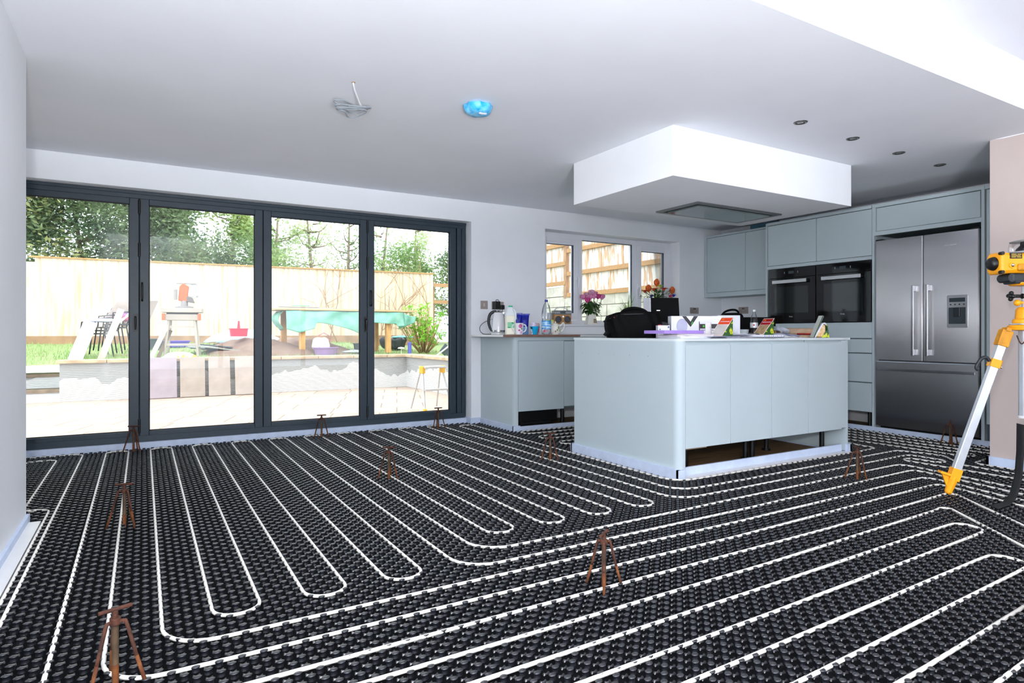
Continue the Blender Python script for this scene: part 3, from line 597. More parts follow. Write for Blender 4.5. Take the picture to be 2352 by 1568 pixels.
MB().box((-0.024, -0.034, -0.032), (0.026, -0.0005, 0.016)).build('body', BLACK, kp, bevel=0.006)
MB().tube([(0.0, -0.02, -0.03), (-0.002, -0.025, -0.09), (-0.03, -0.03, -0.2), (-0.05, -0.04, -0.30)], 0.0032, 8).build('lead', BLACK, kp, smooth=True)
# ================================================================== rusty screed stands
RUST = mat('rusty_steel', '#57301f', 0.8, var=0.3, scale=22, color2='#331a11', bump=0.35, bscale=120)
RUSTO = mat('orange_rust', '#704018', 0.85, var=0.3, scale=30, color2='#4f2712', bump=0.3, bscale=120)
def make_stand():
    o = thing('screed_stand', 'stand', 'screed stand', (0, 0, 0), group='rusty screed level stands on the mat')
    MB().cyl((-0.042, 0, 0.219), (0.042, 0, 0.219), 0.0058, n=10).build('crossbar', RUST, o, smooth=40)
    MB().cyl((0, 0, 0.186), (0, 0, 0.216), 0.0078, n=10).cyl((0, 0, 0.176), (0, 0, 0.196), 0.0145, n=14).build('collar', RUST, o, smooth=40, bevel=0.001)
    MB().cyl((0, 0, 0.062), (0, 0, 0.186), 0.0088, n=12).build('stem', mat('grey_rust', '#57432f', 0.7, var=0.25, scale=20), o, smooth=40)
    MB().cyl((0, 0, 0.001), (0, 0, 0.064), 0.0090, n=12).build('stem_tip', RUSTO, o, smooth=40)
    for k in range(3):
        a = R(200 + 120 * k); c, s = math.cos(a), math.sin(a)
        l = MB().tube([(0.012 * c, 0.012 * s, 0.184), (0.022 * c, 0.022 * s, 0.186), (0.030 * c, 0.030 * s, 0.176), (0.055 * c, 0.055 * s, 0.085)], 0.0054, 8).build('leg', RUST, o, smooth=True)
        MB().tube([(0.055 * c, 0.055 * s, 0.085), (0.080 * c, 0.080 * s, 0.001)], 0.0055, 8).build('leg_end', RUSTO, l, smooth=True)
    return o
ST = [(-0.067, 2.10, 0.35, 'largest rusty stand, at the bottom left corner of the mat'), (-0.082, 3.815, -0.25, 'rusty stand on the far left, halfway to the folding doors'),
      (-0.067, 6.16, -0.2, 'rusty stand against the door sill below the leftmost door joint'), (1.468, 6.08, -0.1, 'rusty stand near the sill below the third door pane'),
      (1.45, 4.13, -0.35, 'rusty stand in the middle of the pipe hairpins'), (2.661, 6.05, 0.0, 'rusty stand at the right end of the door sill, beside the base cabinet'),
      (2.743, 4.08, -0.55, 'rusty stand just left of the island end panel'), (1.551, 1.932, 0.55, 'reddish rusty stand in the centre foreground on the straight pipes'),
      (4.211, 2.508, 1.0, 'rusty stand in front of the right end of the island'), (6.16, 2.83, 0.3, 'dark rusty stand close to the front of the fridge')]
proto = make_stand()
for i, (x, y, rz, lb) in enumerate(ST):
    if i == 0: proto.location = (x, y, 0.001); proto.rotation_euler = (0, 0, rz); proto['label'] = lb
    else: dup(proto, (x, y, 0.001), rz, lb)

# ================================================================== laser level on its tripod
YEL = mat('tool_yellow', '#f5a30a', 0.42, var=0.03, scale=10)
YELD = mat('worn_yellow', '#dd9413', 0.5, var=0.15, scale=18)
ALU = mat('tripod_aluminium', '#cfd2d8', 0.35, metal=0.55, var=0.04, scale=10)
yaw = -0.5312
tp = thing('tripod', 'yellow and silver survey tripod standing in front of the beige wall', 'tripod', (4.60, 1.704, 0.002))
def axes(a): return Vector((math.cos(a), math.sin(a), 0))
for k in range(3):
    a = math.atan2(0.278, -0.324) + R((0, 118, 228)[k]); d_ = axes(a); t = Vector((-d_.y, d_.x, 0))
    foot = d_ * 0.427; top = d_ * 0.100 + Vector((0, 0, 1.02)); ax = (top - foot).normalized(); nrm = ax.cross(t).normalized()
    M = Matrix((t, nrm, ax)).transposed().to_4x4(); M.translation = foot
    Ln = (top - foot).length
    lg = MB().box((-0.018, -0.023, 0.135), (0.018, 0.023, Ln - 0.08), M).build('leg', ALU, tp, bevel=0.004)
    ft = MB().lathe([(0.006, 0.0), (0.020, 0.02), (0.026, 0.09), (0.028, 0.12)], n=12).box((-0.025, -0.028, 0.10), (0.025, 0.028, 0.175)).box((-0.022, 0.0, 0.118), (0.022, 0.085, 0.132)); ft.add([(-0.008, 0.02, 0.05), (0.008, 0.02, 0.05), (0.008, 0.07, 0.118), (-0.008, 0.07, 0.118), (-0.008, 0.02, 0.118), (0.008, 0.02, 0.118)], [(0, 1, 2, 3), (0, 3, 4), (1, 5, 2), (4, 3, 2, 5), (0, 4, 5, 1)])
    ft.xf(M @ Matrix.Rotation(R(180) if k == 0 else 0, 4, 'Z')); ft.build('foot', YEL, lg, bevel=0.002)
    MB().box((-0.026, -0.031, Ln - 0.105), (0.026, 0.031, Ln - 0.005), M).box((-0.03, -0.014, Ln - 0.012), (0.03, 0.014, Ln + 0.012), M).build('socket', YELD, lg, bevel=0.004)
    cz = Ln - 0.24
    MB().box((-0.024, -0.029, cz), (-0.010, 0.029, cz + 0.05), M).box((0.010, -0.029, cz), (0.024, 0.029, cz + 0.05), M).box((-0.024, 0.022, cz), (0.024, 0.029, cz + 0.05), M).build('clamp', YEL, lg, bevel=0.002)
    lv = MB().tube([M @ Vector((0, -0.03, cz + 0.03)), M @ Vector((0, -0.055, cz + 0.045)), M @ Vector((0, -0.078, cz + 0.025)), M @ Vector((0, -0.088, cz - 0.03)), M @ Vector((0, -0.072, cz - 0.045))], [0.011, 0.011, 0.011, 0.010, 0.008], 8)
    lv.build('lever', mat('dark_lever', '#23272c', 0.45, var=0.05), lg, smooth=True)
    MB().ball(M @ Vector((0, 0.042, cz + 0.012)), 0.008, 8, 6).cyl(M @ Vector((0, 0.02, cz + 0.012)), M @ Vector((0, 0.04, cz + 0.012)), 0.004, n=8).build('clamp_bolt', CHROME, lg, smooth=True)
MB().cyl((0, 0, 0.488), (0, 0, 1.03), 0.033, n=24).build('centre_column', ALU, tp, smooth=40)
MB().lathe([(0.002, 0.485), (0.035, 0.485), (0.036, 0.497), (0.033, 0.50)], n=24).build('column_cap', WHITEP, tp, smooth=40)
MB().lathe([(0.03, 1.012), (0.085, 1.018), (0.088, 1.040), (0.080, 1.047), (0.03, 1.05)], n=28).build('head_plate', YEL, tp, smooth=35)
MB().lathe([(0.02, 1.05), (0.078, 1.05), (0.078, 1.056), (0.02, 1.057)], n=28).build('washer_plate', ALU, tp, smooth=35)
MB().lathe([(0.02, 1.056), (0.064, 1.058), (0.062, 1.08), (0.050, 1.086), (0.047, 1.14), (0.035, 1.155), (0.02, 1.156)], n=28).build('head_cup', YEL, tp, smooth=35)
MB().cyl((0, 0, 1.15), (0, 0, 1.283), 0.017, n=18).build('mast', ALU, tp, smooth=40)
rx = Vector((math.cos(yaw), math.sin(yaw), 0))
MB().ball(tuple(rx * -0.047 + Vector((0, 0, 1.182))), 0.019, 14, 10).cyl(tuple(rx * -0.04 + Vector((0, 0, 1.182))), (0, 0, 1.182), 0.008, n=10).build('crank_knob', YEL, tp, smooth=True)
kb = MB().cyl(tuple(rx * -0.080 + Vector((0, 0, 1.222))), tuple(rx * -0.02 + Vector((0, 0, 1.222))), 0.0105, n=12).cyl(tuple(rx * -0.020 + Vector((0, 0, 1.222))), (0, 0, 1.222), 0.016, n=12)
for s in range(4):
    a = R(90 * s + 8); kb.ball(tuple(rx * -0.086 + Vector((0, 0, 1.222)) + (Vector((0, 0, 1)) * math.cos(a) + rx.cross(Vector((0, 0, 1))) * math.sin(a)) * 0.018), 0.013, 10, 8)
kb.ball(tuple(rx * -0.086 + Vector((0, 0, 1.222))), 0.017, 10, 8).build('locking_knob', BLACK, tp, smooth=True)
cp = []; cr_ = []
for i in range(41):
    t = i / 40; p = rx * (-0.075 + 0.055 * t) + Vector((0, 0, 0.985 - 0.040 * math.sin(math.pi * t) - 0.02 * t)) + rx.cross(Vector((0, 0, 1))) * 0.03
    cp.append(p); cr_.append(0.0022 + 0.0016 * math.sin(i * math.pi / 2) ** 2)
ch = MB().tube(cp, cr_, 6)
ch.build('safety_chain', RUST, tp, smooth=True)
# the level itself
lv = thing('laser_level', 'yellow rotary laser level with black dome end mounted on the tripod', 'laser level', (4.60, 1.704, 1.286), rz=yaw)
MB().lathe([(0.02, 0.0), (0.075, 0.002), (0.085, 0.012), (0.085, 0.018), (0.03, 0.022)], n=28).build('base_flange', YEL, lv, smooth=35)
MB().box((-0.112, -0.05, 0.02), (0.12, 0.05, 0.072)).box((-0.098, -0.052, 0.01), (0.11, 0.052, 0.03)).build('battery_mount', mat('mount_charcoal', '#23282d', 0.45), lv, bevel=0.012, seg=3)
MB().cyl((-0.112, -0.045, 0.046), (-0.112, 0.045, 0.046), 0.026, n=18).build('mount_roll', MATS['mount_charcoal'], lv, smooth=40)
hx = lambda w_, h_, c: [(c + w_ * a, h_ * b) for a, b in ((-1, -0.5), (-0.8, -1), (0.8, -1), (1, -0.5), (1, 0.5), (0.8, 1), (-0.8, 1), (-1, 0.5))]
bd = MB(); P0 = []
for x, hh, ww in ((-0.192, 0.052, 0.05), (-0.180, 0.066, 0.062), (-0.12, 0.060, 0.062), (-0.06, 0.060, 0.066), (0.10, 0.066, 0.066), (0.14, 0.06, 0.055)):
    P0.append([(x, ww * a, 0.133 + hh * b) for a, b in ((-1, -0.7), (-0.75, -1), (0.75, -1), (1, -0.7), (1, 0.7), (0.75, 1), (-0.75, 1), (-1, 0.7))])
vv = [q for ring in P0 for q in ring]; ff = [(i * 8 + j, i * 8 + (j + 1) % 8, (i + 1) * 8 + (j + 1) % 8, (i + 1) * 8 + j) for i in range(len(P0) - 1) for j in range(8)] + [tuple(range(8))[::-1], tuple(range(40, 48))]
bd.add(vv, ff).build('housing', YEL, lv, bevel=0.006, seg=3)
MB().box((-0.10, -0.078, 0.085), (0.11, -0.05, 0.128)).build('side_housing', YELD, lv, bevel=0.012, seg=3)
MB().lathe([(0.042, 0.0), (0.042, 0.004), (0.036, 0.022), (0.022, 0.034), (0.0, 0.038)], M=Matrix.Translation((-0.190, 0, 0.133)) @ Matrix.Rotation(R(-90), 4, 'Y'), n=24).build('dome_end', BLACK, lv, smooth=True)
for x, y_, z in ((-0.186, -0.062, 0.190), (-0.186, -0.062, 0.078), (-0.045, -0.066, 0.180)):
    MB().cyl((x, y_ + 0.02, z), (x, y_ - 0.006, z), 0.0105, n=14).build('rubber_button', BLACK, lv, smooth=40)
MB().cyl((-0.13, -0.05, 0.118), (-0.13, -0.068, 0.118), 0.018, n=16).build('boss', YEL, lv, smooth=40, bevel=0.002)
MB().ball((-0.13, -0.068, 0.118), 0.011, 12, 8).build('silver_screw', CHROME, lv, smooth=True)
lb_ = MB().box((-0.142, -0.0665, 0.158), (-0.072, -0.060, 0.190)).build('label_plate', BLACK, lv)
LY = mat('label_yellow', '#d9b23a', 0.5)
for x0, x1, z in ((-0.136, -0.106, 0.183), (-0.136, -0.082, 0.174), (-0.100, -0.078, 0.183), (-0.136, -0.110, 0.166), (-0.104, -0.078, 0.166)): MB().box((x0, -0.068, z - 0.0018), (x1, -0.066, z + 0.0018)).build('label_line', LY, lb_)
MB().lathe([(0.080, 0.195), (0.082, 0.20), (0.080, 0.206), (0.04, 0.207)], n=28).build('dome_ring', mat('grey_ring', '#9aa0a4', 0.3, metal=0.3), lv, smooth=35)
MB().lathe([(0.080, 0.205), (0.082, 0.23), (0.076, 0.262), (0.070, 0.264)], n=28, cap=False).build('glass_dome', CLEAR, lv, smooth=True)
MB().lathe([(0.002, 0.262), (0.074, 0.262), (0.078, 0.267), (0.06, 0.274), (0.002, 0.276)], n=28).build('dome_lid', MATS['grey_ring'], lv, smooth=35)
MB().lathe([(0.05, 0.206), (0.046, 0.222), (0.025, 0.245), (0.024, 0.262)], n=20).build('rotor', BLACK, lv, smooth=35)
# black webbing strap dropped on the mat under the tripod
sp_ = [(4.10, 1.66, 0.028), (4.24, 1.66, 0.030), (4.34, 1.665, 0.06), (4.42, 1.67, 0.16), (4.47, 1.68, 0.30), (4.50, 1.69, 0.46)]
def strapf(u, v):
    k = u * (len(sp_) - 1); i = min(int(k), len(sp_) - 2); t = k - i; p = Vector(sp_[i]).lerp(Vector(sp_[i + 1]), t); return p + Vector((0.3, 0.95, 0.1)).normalized() * ((v - 0.5) * 0.045)
MB().grid(strapf, 20, 3).build('carry_strap', mat('black_webbing', '#101114', 0.8, var=0.2, scale=60), None, smooth=True, solid=0.004)
tag(bpy.data.objects['carry_strap'], 'black carrying strap trailing from the tripod onto the mat', 'strap')
# ================================================================== things on the worktop by the window
CY = -0.5312          # things on the worktops mostly face the room
ZW = 0.985
def onto(name, label, cat, x, y, z, rz=CY, group=None): return thing(name, label, cat, (x, y, z), rz=rz, group=group)
CER = mat('white_glaze', '#eeedf0', 0.15, var=0.01)
CREAM = mat('cream_glaze', '#efece2', 0.15, var=0.02)
# kettle
k = onto('kettle', 'white jug kettle with black handle at the left end of the worktop', 'kettle', 3.275, 5.86, ZW)
MB().lathe([(0.070, 0.0), (0.078, 0.002), (0.078, 0.022), (0.066, 0.027)], n=28).build('power_base', mat('kettle_base', '#dfe0e2', 0.2), k, smooth=35)
MB().lathe([(0.064, 0.027), (0.071, 0.030), (0.072, 0.048)], n=28).build('steel_band', CHROME, k, smooth=35)
MB().lathe([(0.072, 0.048), (0.073, 0.07), (0.066, 0.15), (0.052, 0.225), (0.046, 0.236)], n=32).build('body', CER, k, smooth=35)
MB().lathe([(0.046, 0.236), (0.040, 0.246), (0.012, 0.249), (0.010, 0.258), (0.001, 0.259)], n=28).build('lid', mat('smoke_lid', '#5d5f63', 0.25), k, smooth=35)
MB().prism([(0.035, 0.205), (0.070, 0.232), (0.072, 0.238), (0.030, 0.238)], -0.016, 0.016, ax=1).build('spout', CER, k, bevel=0.003)
MB().tube([(-0.020, 0, 0.246), (-0.055, 0, 0.243), (-0.090, 0, 0.215), (-0.105, 0, 0.16), (-0.100, 0, 0.10), (-0.078, 0, 0.050), (-0.060, 0, 0.045)], [0.014, 0.016, 0.016, 0.015, 0.014, 0.012, 0.010], 10).build('handle', mat('kettle_black', '#15191f', 0.3), k, smooth=True)
MB().box((-0.080, -0.004, 0.085), (-0.072, 0.004, 0.185)).build('water_gauge', mat('pale_gauge', '#c9d3e0', 0.1), k, bevel=0.003)
MB().tube([(-0.06, 0.05, 0.006), (-0.16, 0.03, 0.007), (-0.20, 0.02, 0.05), (-0.19, 0.03, 0.10), (-0.14, 0.06, 0.14), (-0.06, 0.12, 0.17), (0.02, 0.2, 0.19), (0.06, 0.25, 0.21)], 0.0033, 8).build('mains_lead', BLACK, k, smooth=True)
# milk bottle
mk = onto('milk_bottle', 'four pint plastic milk bottle with green cap beside the kettle', 'bottle', 3.272, 5.60, ZW)
def sq(w, d, r=0.3):
    return [(w * a, d * b) for a, b in ((-1, -1 + r), (-1 + r, -1), (1 - r, -1), (1, -1 + r), (1, 1 - r), (1 - r, 1), (-1 + r, 1), (-1, 1 - r))]
def loft(rings): 
    n = len(rings[0]); v = [q for r_ in rings for q in r_]; f = [(i * n + j, i * n + (j + 1) % n, (i + 1) * n + (j + 1) % n, (i + 1) * n + j) for i in range(len(rings) - 1) for j in range(n)] + [tuple(range(n))[::-1], tuple((len(rings) - 1) * n + j for j in range(n))]
    return MB().add(v, f)
rg = lambda w, d, z: [(a, b, z) for a, b in sq(w, d)]
HDPE = mat('milky_plastic', '#e6ecef', 0.35, var=0.02, trans=0.0); MILK = mat('milk_cream', '#ece8d4', 0.4, var=0.02)
loft([rg(0.050, 0.050, 0.0), rg(0.056, 0.056, 0.01), rg(0.056, 0.056, 0.195)]).build('filled_body', MILK, mk, smooth=30, bevel=0.004)
loft([rg(0.056, 0.056, 0.195), rg(0.053, 0.053, 0.21), rg(0.036, 0.036, 0.262), rg(0.021, 0.021, 0.284)]).build('shoulder', HDPE, mk, smooth=30)
MB().tube([(0.028, -0.03, 0.262), (0.05, -0.056, 0.225), (0.052, -0.058, 0.17), (0.040, -0.052, 0.14)], 0.011, 10).build('handle', HDPE, mk, smooth=True)
MB().lathe([(0.022, 0.284), (0.022, 0.297), (0.019, 0.299), (0.001, 0.299)], n=20).build('cap', mat('green_cap', '#12c08e', 0.35), mk, smooth=35)
lbm = MB().box((-0.030, -0.0575, 0.068), (0.040, -0.0555, 0.128)).build('label', mat('milk_label_green', '#7cc79a', 0.5), mk)
MB().box((-0.030, -0.0582, 0.068), (0.000, -0.0574, 0.080)).box((0.012, -0.0582, 0.113), (0.030, -0.0574, 0.126)).build('label_print', mat('deep_green', '#0f8f4e', 0.5), lbm)
# blue bags
DB = mat('royal_blue_foil', '#0b1fb0', 0.28, var=0.25, scale=20, bump=0.35, bscale=30)
def pouch(x, y, z, hgt, tilt, label, extra):
    p = onto('sugar_bag', label, 'bag', x, y, z, CY + tilt)
    def fn(u, v):
        a = 2 * math.pi * u; t = 1 - 0.92 * v ** 3; return (0.044 * (1 - 0.08 * v) * (abs(math.cos(a)) ** 0.7) * math.copysign(1, math.cos(a)) + 0.012 * v * v, 0.032 * t * math.sin(a), hgt * v)
    MB().grid(fn, 24, 10).build('pouch', DB, p, smooth=True)
    MB().box((-0.036, -0.004, hgt - 0.003), (0.058, 0.004, hgt + 0.014)).build('fold_top', DB, p, bevel=0.001)
    if extra:
        MB().box((-0.047, -0.030, 0.02), (-0.040, 0.02, 0.20)).build('green_side', mat('bag_green', '#0d6a3c', 0.4), p)
        MB().cyl((-0.012, -0.022, 0.172), (-0.012, -0.015, 0.174), 0.017, n=18).build('round_emblem', mat('pale_blue_print', '#7fa9e0', 0.4), p)
    else: MB().cbox((-0.015, -0.033, 0.06), (0.03, 0.004, 0.012)).build('pale_print', MATS['pale_blue_print'], p)
    return p
mat('pale_blue_print', '#7fa9e0', 0.4)
pouch(3.530, 5.90, ZW, 0.222, 0.0, 'upright royal blue foil bag with round emblem behind the milk bottle', True)
pouch(3.600, 5.86, ZW, 0.215, 0.12, 'crumpled plain royal blue foil bag right of its twin', False)
# mugs
def mug(x, y, z, h0, r0, r1, body, label, ha=None, rz=CY, ceram=True):
    o = onto('mug', label, 'mug', x, y, z, rz)
    MB().lathe([(r0 * 0.85, 0.0), (r0, 0.003), (r0 + (r1 - r0) * 0.5, h0 * 0.5), (r1, h0), (r1 - 0.004, h0), (r0 - 0.004, 0.006), (0.001, 0.005)], n=28).build('body', body, o, smooth=35)
    if ha is not None:
        c, s = math.cos(ha), math.sin(ha); rm = (r0 + r1) / 2
        pts = [(rm - 0.004, h0 * 0.84), (rm + 0.022, h0 * 0.84), (rm + 0.032, h0 * 0.6), (rm + 0.022, h0 * 0.33), (rm - 0.006, h0 * 0.2)]
        MB().tube([(a * c, a * s, z_) for a, z_ in pts], 0.0052, 8).build('handle', body, o, smooth=True)
    return o
fm = mug(3.315, 5.50, ZW, 0.118, 0.036, 0.047, CER, 'white mug printed with pink flowers in front of the milk bottle', 0.0)
MB().tube([(-0.040, -0.004, 0.10), (-0.066, -0.006, 0.096), (-0.070, -0.006, 0.07), (-0.058, -0.005, 0.04), (-0.034, -0.004, 0.02)], 0.0052, 8).build('handle', CER, fm, smooth=True)
PK = mat('petal_pink_print', '#d964a8', 0.3, var=0.2, scale=60); PG = mat('leaf_print', '#6f8f4a', 0.3)
def decal(o, name, r, h0, pts, m, rfun):
    """a printed patch that follows the round wall of a cup: pts are (angle, height)"""
    v = [(rfun(z) * math.cos(a), rfun(z) * math.sin(a), z) for a, z in pts]; ctr = (sum(p[0] for p in pts) / len(pts), sum(p[1] for p in pts) / len(pts))
    v.append((rfun(ctr[1]) * math.cos(ctr[0]) * 1.01, rfun(ctr[1]) * math.sin(ctr[0]) * 1.01, ctr[1])); n = len(pts)
    return MB().add(v, [(i, (i + 1) % n, n) for i in range(n)]).build(name, m, o)
rf = lambda z: 0.0368 + 0.011 * z / 0.118 + 0.0008
def blob(a, z, ra, rz_, n=10): return [(a + ra * math.cos(2 * math.pi * i / n), z + rz_ * math.sin(2 * math.pi * i / n)) for i in range(n)]
decal(fm, 'flower_print', 0, 0, blob(-1.25, 0.088, 0.45, 0.022), PK, rf); decal(fm, 'flower_print', 0, 0, blob(-1.55, 0.045, 0.28, 0.010), PK, rf); decal(fm, 'flower_print', 0, 0, blob(-1.0, 0.022, 0.30, 0.016), mat('pale_pink_print', '#e3a2cf', 0.3), rf); decal(fm, 'leaf_print', 0, 0, blob(-0.9, 0.060, 0.2, 0.010), PG, rf)
mug(3.525, 5.74, ZW, 0.085, 0.042, 0.048, mat('pale_blue_glaze', '#7fa6dc', 0.25), 'plain pale blue mug between the floral and the turquoise mugs', None)
tm = mug(3.505, 5.50, ZW, 0.086, 0.030, 0.052, mat('turquoise_glaze', '#12a5d6', 0.2), 'tapered turquoise mug with a red band and black white splashes', None)
RF2 = lambda z: 0.0305 + 0.0218 * z / 0.086 + 0.0008
decal(tm, 'red_band', 0, 0, [(-0.70, 0.002), (-0.05, 0.002), (0.0, 0.083), (-0.75, 0.083), (-0.74, 0.05)], mat('mug_red', '#d8232a', 0.25), RF2)
decal(tm, 'white_splash', 0, 0, [(-2.75, 0.002), (-2.25, 0.002), (-2.3, 0.045), (-2.5, 0.075), (-2.85, 0.05)], CER, RF2)
decal(tm, 'black_splash', 0, 0, blob(-2.35, 0.068, 0.25, 0.012), BLACK, lambda z: RF2(z) + 0.0006); decal(tm, 'black_splash', 0, 0, blob(-2.6, 0.022, 0.12, 0.008), BLACK, lambda z: RF2(z) + 0.0006)
mug(3.635, 5.73, ZW, 0.128, 0.036, 0.036, mat('lilac_print', '#cdb6dc', 0.3, var=0.3, scale=60, color2='#e8e2ee'), 'lilac patterned tumbler behind the turquoise mug', None)
mug(3.690, 5.76, ZW, 0.122, 0.034, 0.036, mat('brick_red_print', '#b65a54', 0.3, var=0.5, scale=50, color2='#e5d6d2'), 'red and white patterned mug right of the lilac tumbler', None)
sp2 = MB().tube([(0, 0, 0.0), (0.02, 0.0, 0.02), (0.055, 0.0, 0.05)], 0.003, 6).build('teaspoon', CHROME, smooth=True); sp2.location = (3.62, 5.54, 1.02); sp2.rotation_euler = (0, 0, CY); tag(sp2, 'steel teaspoon handle sticking up beside the turquoise mug', 'spoon')
sp2.location = (3.60, 5.53, ZW + 0.03)
# water bottle
wb = onto('water_bottle', 'big clear water bottle with blue label and dark blue cap', 'bottle', 3.715, 5.60, ZW)
PET = glass_pane('clear_pet', (0.94, 0.96, 0.97), 0.8, 0.1)
MB().lathe([(0.030, 0.0), (0.050, 0.006), (0.051, 0.05), (0.048, 0.055), (0.050, 0.06), (0.050, 0.145), (0.046, 0.175), (0.050, 0.21), (0.047, 0.26), (0.030, 0.315), (0.015, 0.345), (0.014, 0.36)], n=28, cap=False).build('body', PET, wb, smooth=True)
WL = mat('water_label_blue', '#2f9be8', 0.3, var=0.4, scale=18, color2='#bfe3fa', stretch=(0.3, 0.3, 2.5), thr=(0.5, 0.56))
MB().lathe([(0.0508, 0.058), (0.0508, 0.148)], n=28, cap=False).build('label', WL, wb, smooth=True)
decal(wb, 'pink_print', 0, 0, blob(-1.9, 0.038, 0.42, 0.012), mat('pink_red_print', '#d0617a', 0.4), lambda z: 0.0518)
MB().lathe([(0.017, 0.348), (0.017, 0.372), (0.001, 0.374)], n=20).build('cap', mat('navy_cap', '#2b3d9a', 0.35), wb, smooth=35)
# teapot
tpot = onto('teapot', 'white china teapot with leaf pattern at the right of the worktop', 'teapot', 3.872, 5.66, ZW)
MB().lathe([(0.036, 0.0), (0.040, 0.004), (0.058, 0.035), (0.060, 0.060), (0.050, 0.092), (0.034, 0.106)], n=28).build('body', CREAM, tpot, smooth=35)
MB().lathe([(0.036, 0.106), (0.030, 0.116), (0.012, 0.124), (0.006, 0.128), (0.010, 0.138), (0.001, 0.143)], n=24).build('lid', CREAM, tpot, smooth=35)
MB().tube([(0.052, 0, 0.035), (0.080, 0, 0.045), (0.098, 0, 0.085), (0.096, 0, 0.118), (0.084, 0, 0.128), (0.072, 0, 0.115), (0.052, 0, 0.088)], 0.0065, 8).build('handle', CREAM, tpot, smooth=True)
MB().tube([(-0.05, 0, 0.04), (-0.08, 0, 0.07), (-0.098, 0, 0.11)], [0.016, 0.011, 0.008], 10).build('spout', CREAM, tpot, smooth=True)
rt_ = lambda z: (0.059 if z < 0.07 else 0.055) + 0.002
for a, z, ra, rz_, m_ in ((-0.95, 0.075, 0.16, 0.018, PG), (-1.25, 0.05, 0.12, 0.012, PG), (-1.6, 0.035, 0.14, 0.011, mat('berry_print', '#8e4a44', 0.3)), (-0.7, 0.045, 0.1, 0.012, PG)): decal(tpot, 'leaf_print', 0, 0, blob(a, z, ra, rz_), m_, rt_)

# ================================================================== on the window sill
ZS = 1.1075
ra_ = onto('radio', 'wooden table radio with grey top and two round speakers', 'radio', 4.375, 6.265, ZS, -0.25)
WD = mat('radio_wood', '#b5854f', 0.4, var=0.12, scale=10, stretch=(1, 1, 12)); RG = mat('radio_grey', '#77797c', 0.35, metal=0.3)
MB().box((-0.108, -0.055, 0.006), (0.108, 0.055, 0.118)).build('cabinet', WD, ra_, bevel=0.004)
MB().prism([(-0.055, 0.118), (0.055, 0.118), (0.055, 0.168), (-0.038, 0.168), (-0.050, 0.160)], -0.110, 0.110, ax=0).build('control_top', RG, ra_, bevel=0.003)
for s in (-1, 1): MB().lathe([(0.001, 0.0), (0.040, 0.002), (0.042, -0.001)], M=Matrix.Translation((s * 0.058, -0.056, 0.058)) @ Matrix.Rotation(R(90), 4, 'X'), n=28, cap=False).build('speaker', mat('speaker_cloth', '#4d5056', 0.8, var=0.1, scale=90), ra_, smooth=True)
MB().box((-0.030, -0.0565, 0.128), (0.030, -0.046, 0.155)).build('display', mat('radio_display', '#22363a', 0.2), ra_)
for i in range(8): 
    x = (-0.098 + 0.018 * (i % 4)) if i < 4 else (0.044 + 0.018 * (i % 4)); MB().box((x - 0.006, -0.0545, 0.130), (x + 0.006, -0.047, 0.152)).build('button', mat('button_grey', '#a9abad', 0.4), ra_, bevel=0.001)
MB().cyl((0, -0.055, 0.092), (0, -0.064, 0.092), 0.011, n=16).build('knob', CHROME, ra_, smooth=40)
MB().tube([(-0.09, 0, 0.168), (-0.075, 0, 0.186), (-0.03, 0, 0.203), (0.02, 0, 0.203), (0.06, 0, 0.19), (0.085, 0, 0.168)], 0.006, 8).build('carry_handle', UPVC, ra_, smooth=True)
MB().tube([(0.045, 0.03, 0.165), (0.062, 0.04, 0.30), (0.085, 0.055, 0.46)], [0.0025, 0.002, 0.0014], 6).build('aerial', CHROME, ra_, smooth=True)
yt = MB().cbox((0, 0, 0.028), (0.10, 0.05, 0.056)).build('yellow_pack', mat('acid_yellow', '#dfe94a', 0.4, var=0.3, scale=30, color2='#eef0dc'), None, bevel=0.008); yt.location = (4.21, 6.28, ZS); yt.location = (4.215, 6.285, ZS); tag(yt, 'small acid yellow pack on the sill left of the radio', 'packet')
GRN = mat('rose_leaf', '#2f5a22', 0.45, var=0.35, scale=20, color2='#173a12'); GRN2 = mat('fresh_stem', '#5d8a35', 0.5, var=0.2)
def leaf(mb, p, d, ln, wd, droop=0.3, fold=0.15):
    d = Vector(d).normalized(); s = d.cross(Vector((0, 0, 1))); s = s.normalized() if s.length > 0.01 else Vector((1, 0, 0)); up = s.cross(d).normalized(); p = Vector(p); vs = []
    for t, w in ((0, 0.05), (0.25, 0.75), (0.5, 1.0), (0.78, 0.7), (1.0, 0.05)):
        c = p + d * (ln * t) - Vector((0, 0, 1)) * (droop * ln * t * t); vs += [c - s * wd * w + up * (fold * wd * w), c, c + s * wd * w + up * (fold * wd * w)]
    mb.add(vs, [(i * 3 + j, i * 3 + j + 1, i * 3 + j + 4, i * 3 + j + 3) for i in range(4) for j in range(2)])
va = onto('flower_vase', 'tapered white vase with a small picture holding pink roses', 'vase', 4.812, 6.25, ZS, -0.25)
vz = [[(0.052 * s * a, 0.045 * s * b, z) for a, b in sq(1, 1, 0.15)] for s, z in ((1.28, 0.0), (1.25, 0.006), (1.0, 0.09), (0.78, 0.155), (0.82, 0.168))]
loft(vz).build('body', CREAM, va, smooth=25)
pic = MB().add([(0.012, -0.0578, 0.018), (0.058, -0.0578, 0.018), (0.052, -0.0520, 0.070), (0.014, -0.0520, 0.070)], [(0, 1, 2, 3)]).build('picture_print', mat('vase_picture', '#6a4a3a', 0.4, var=0.5, scale=70, color2='#b4a98a'), va, solid=0.001)
random.seed(11)
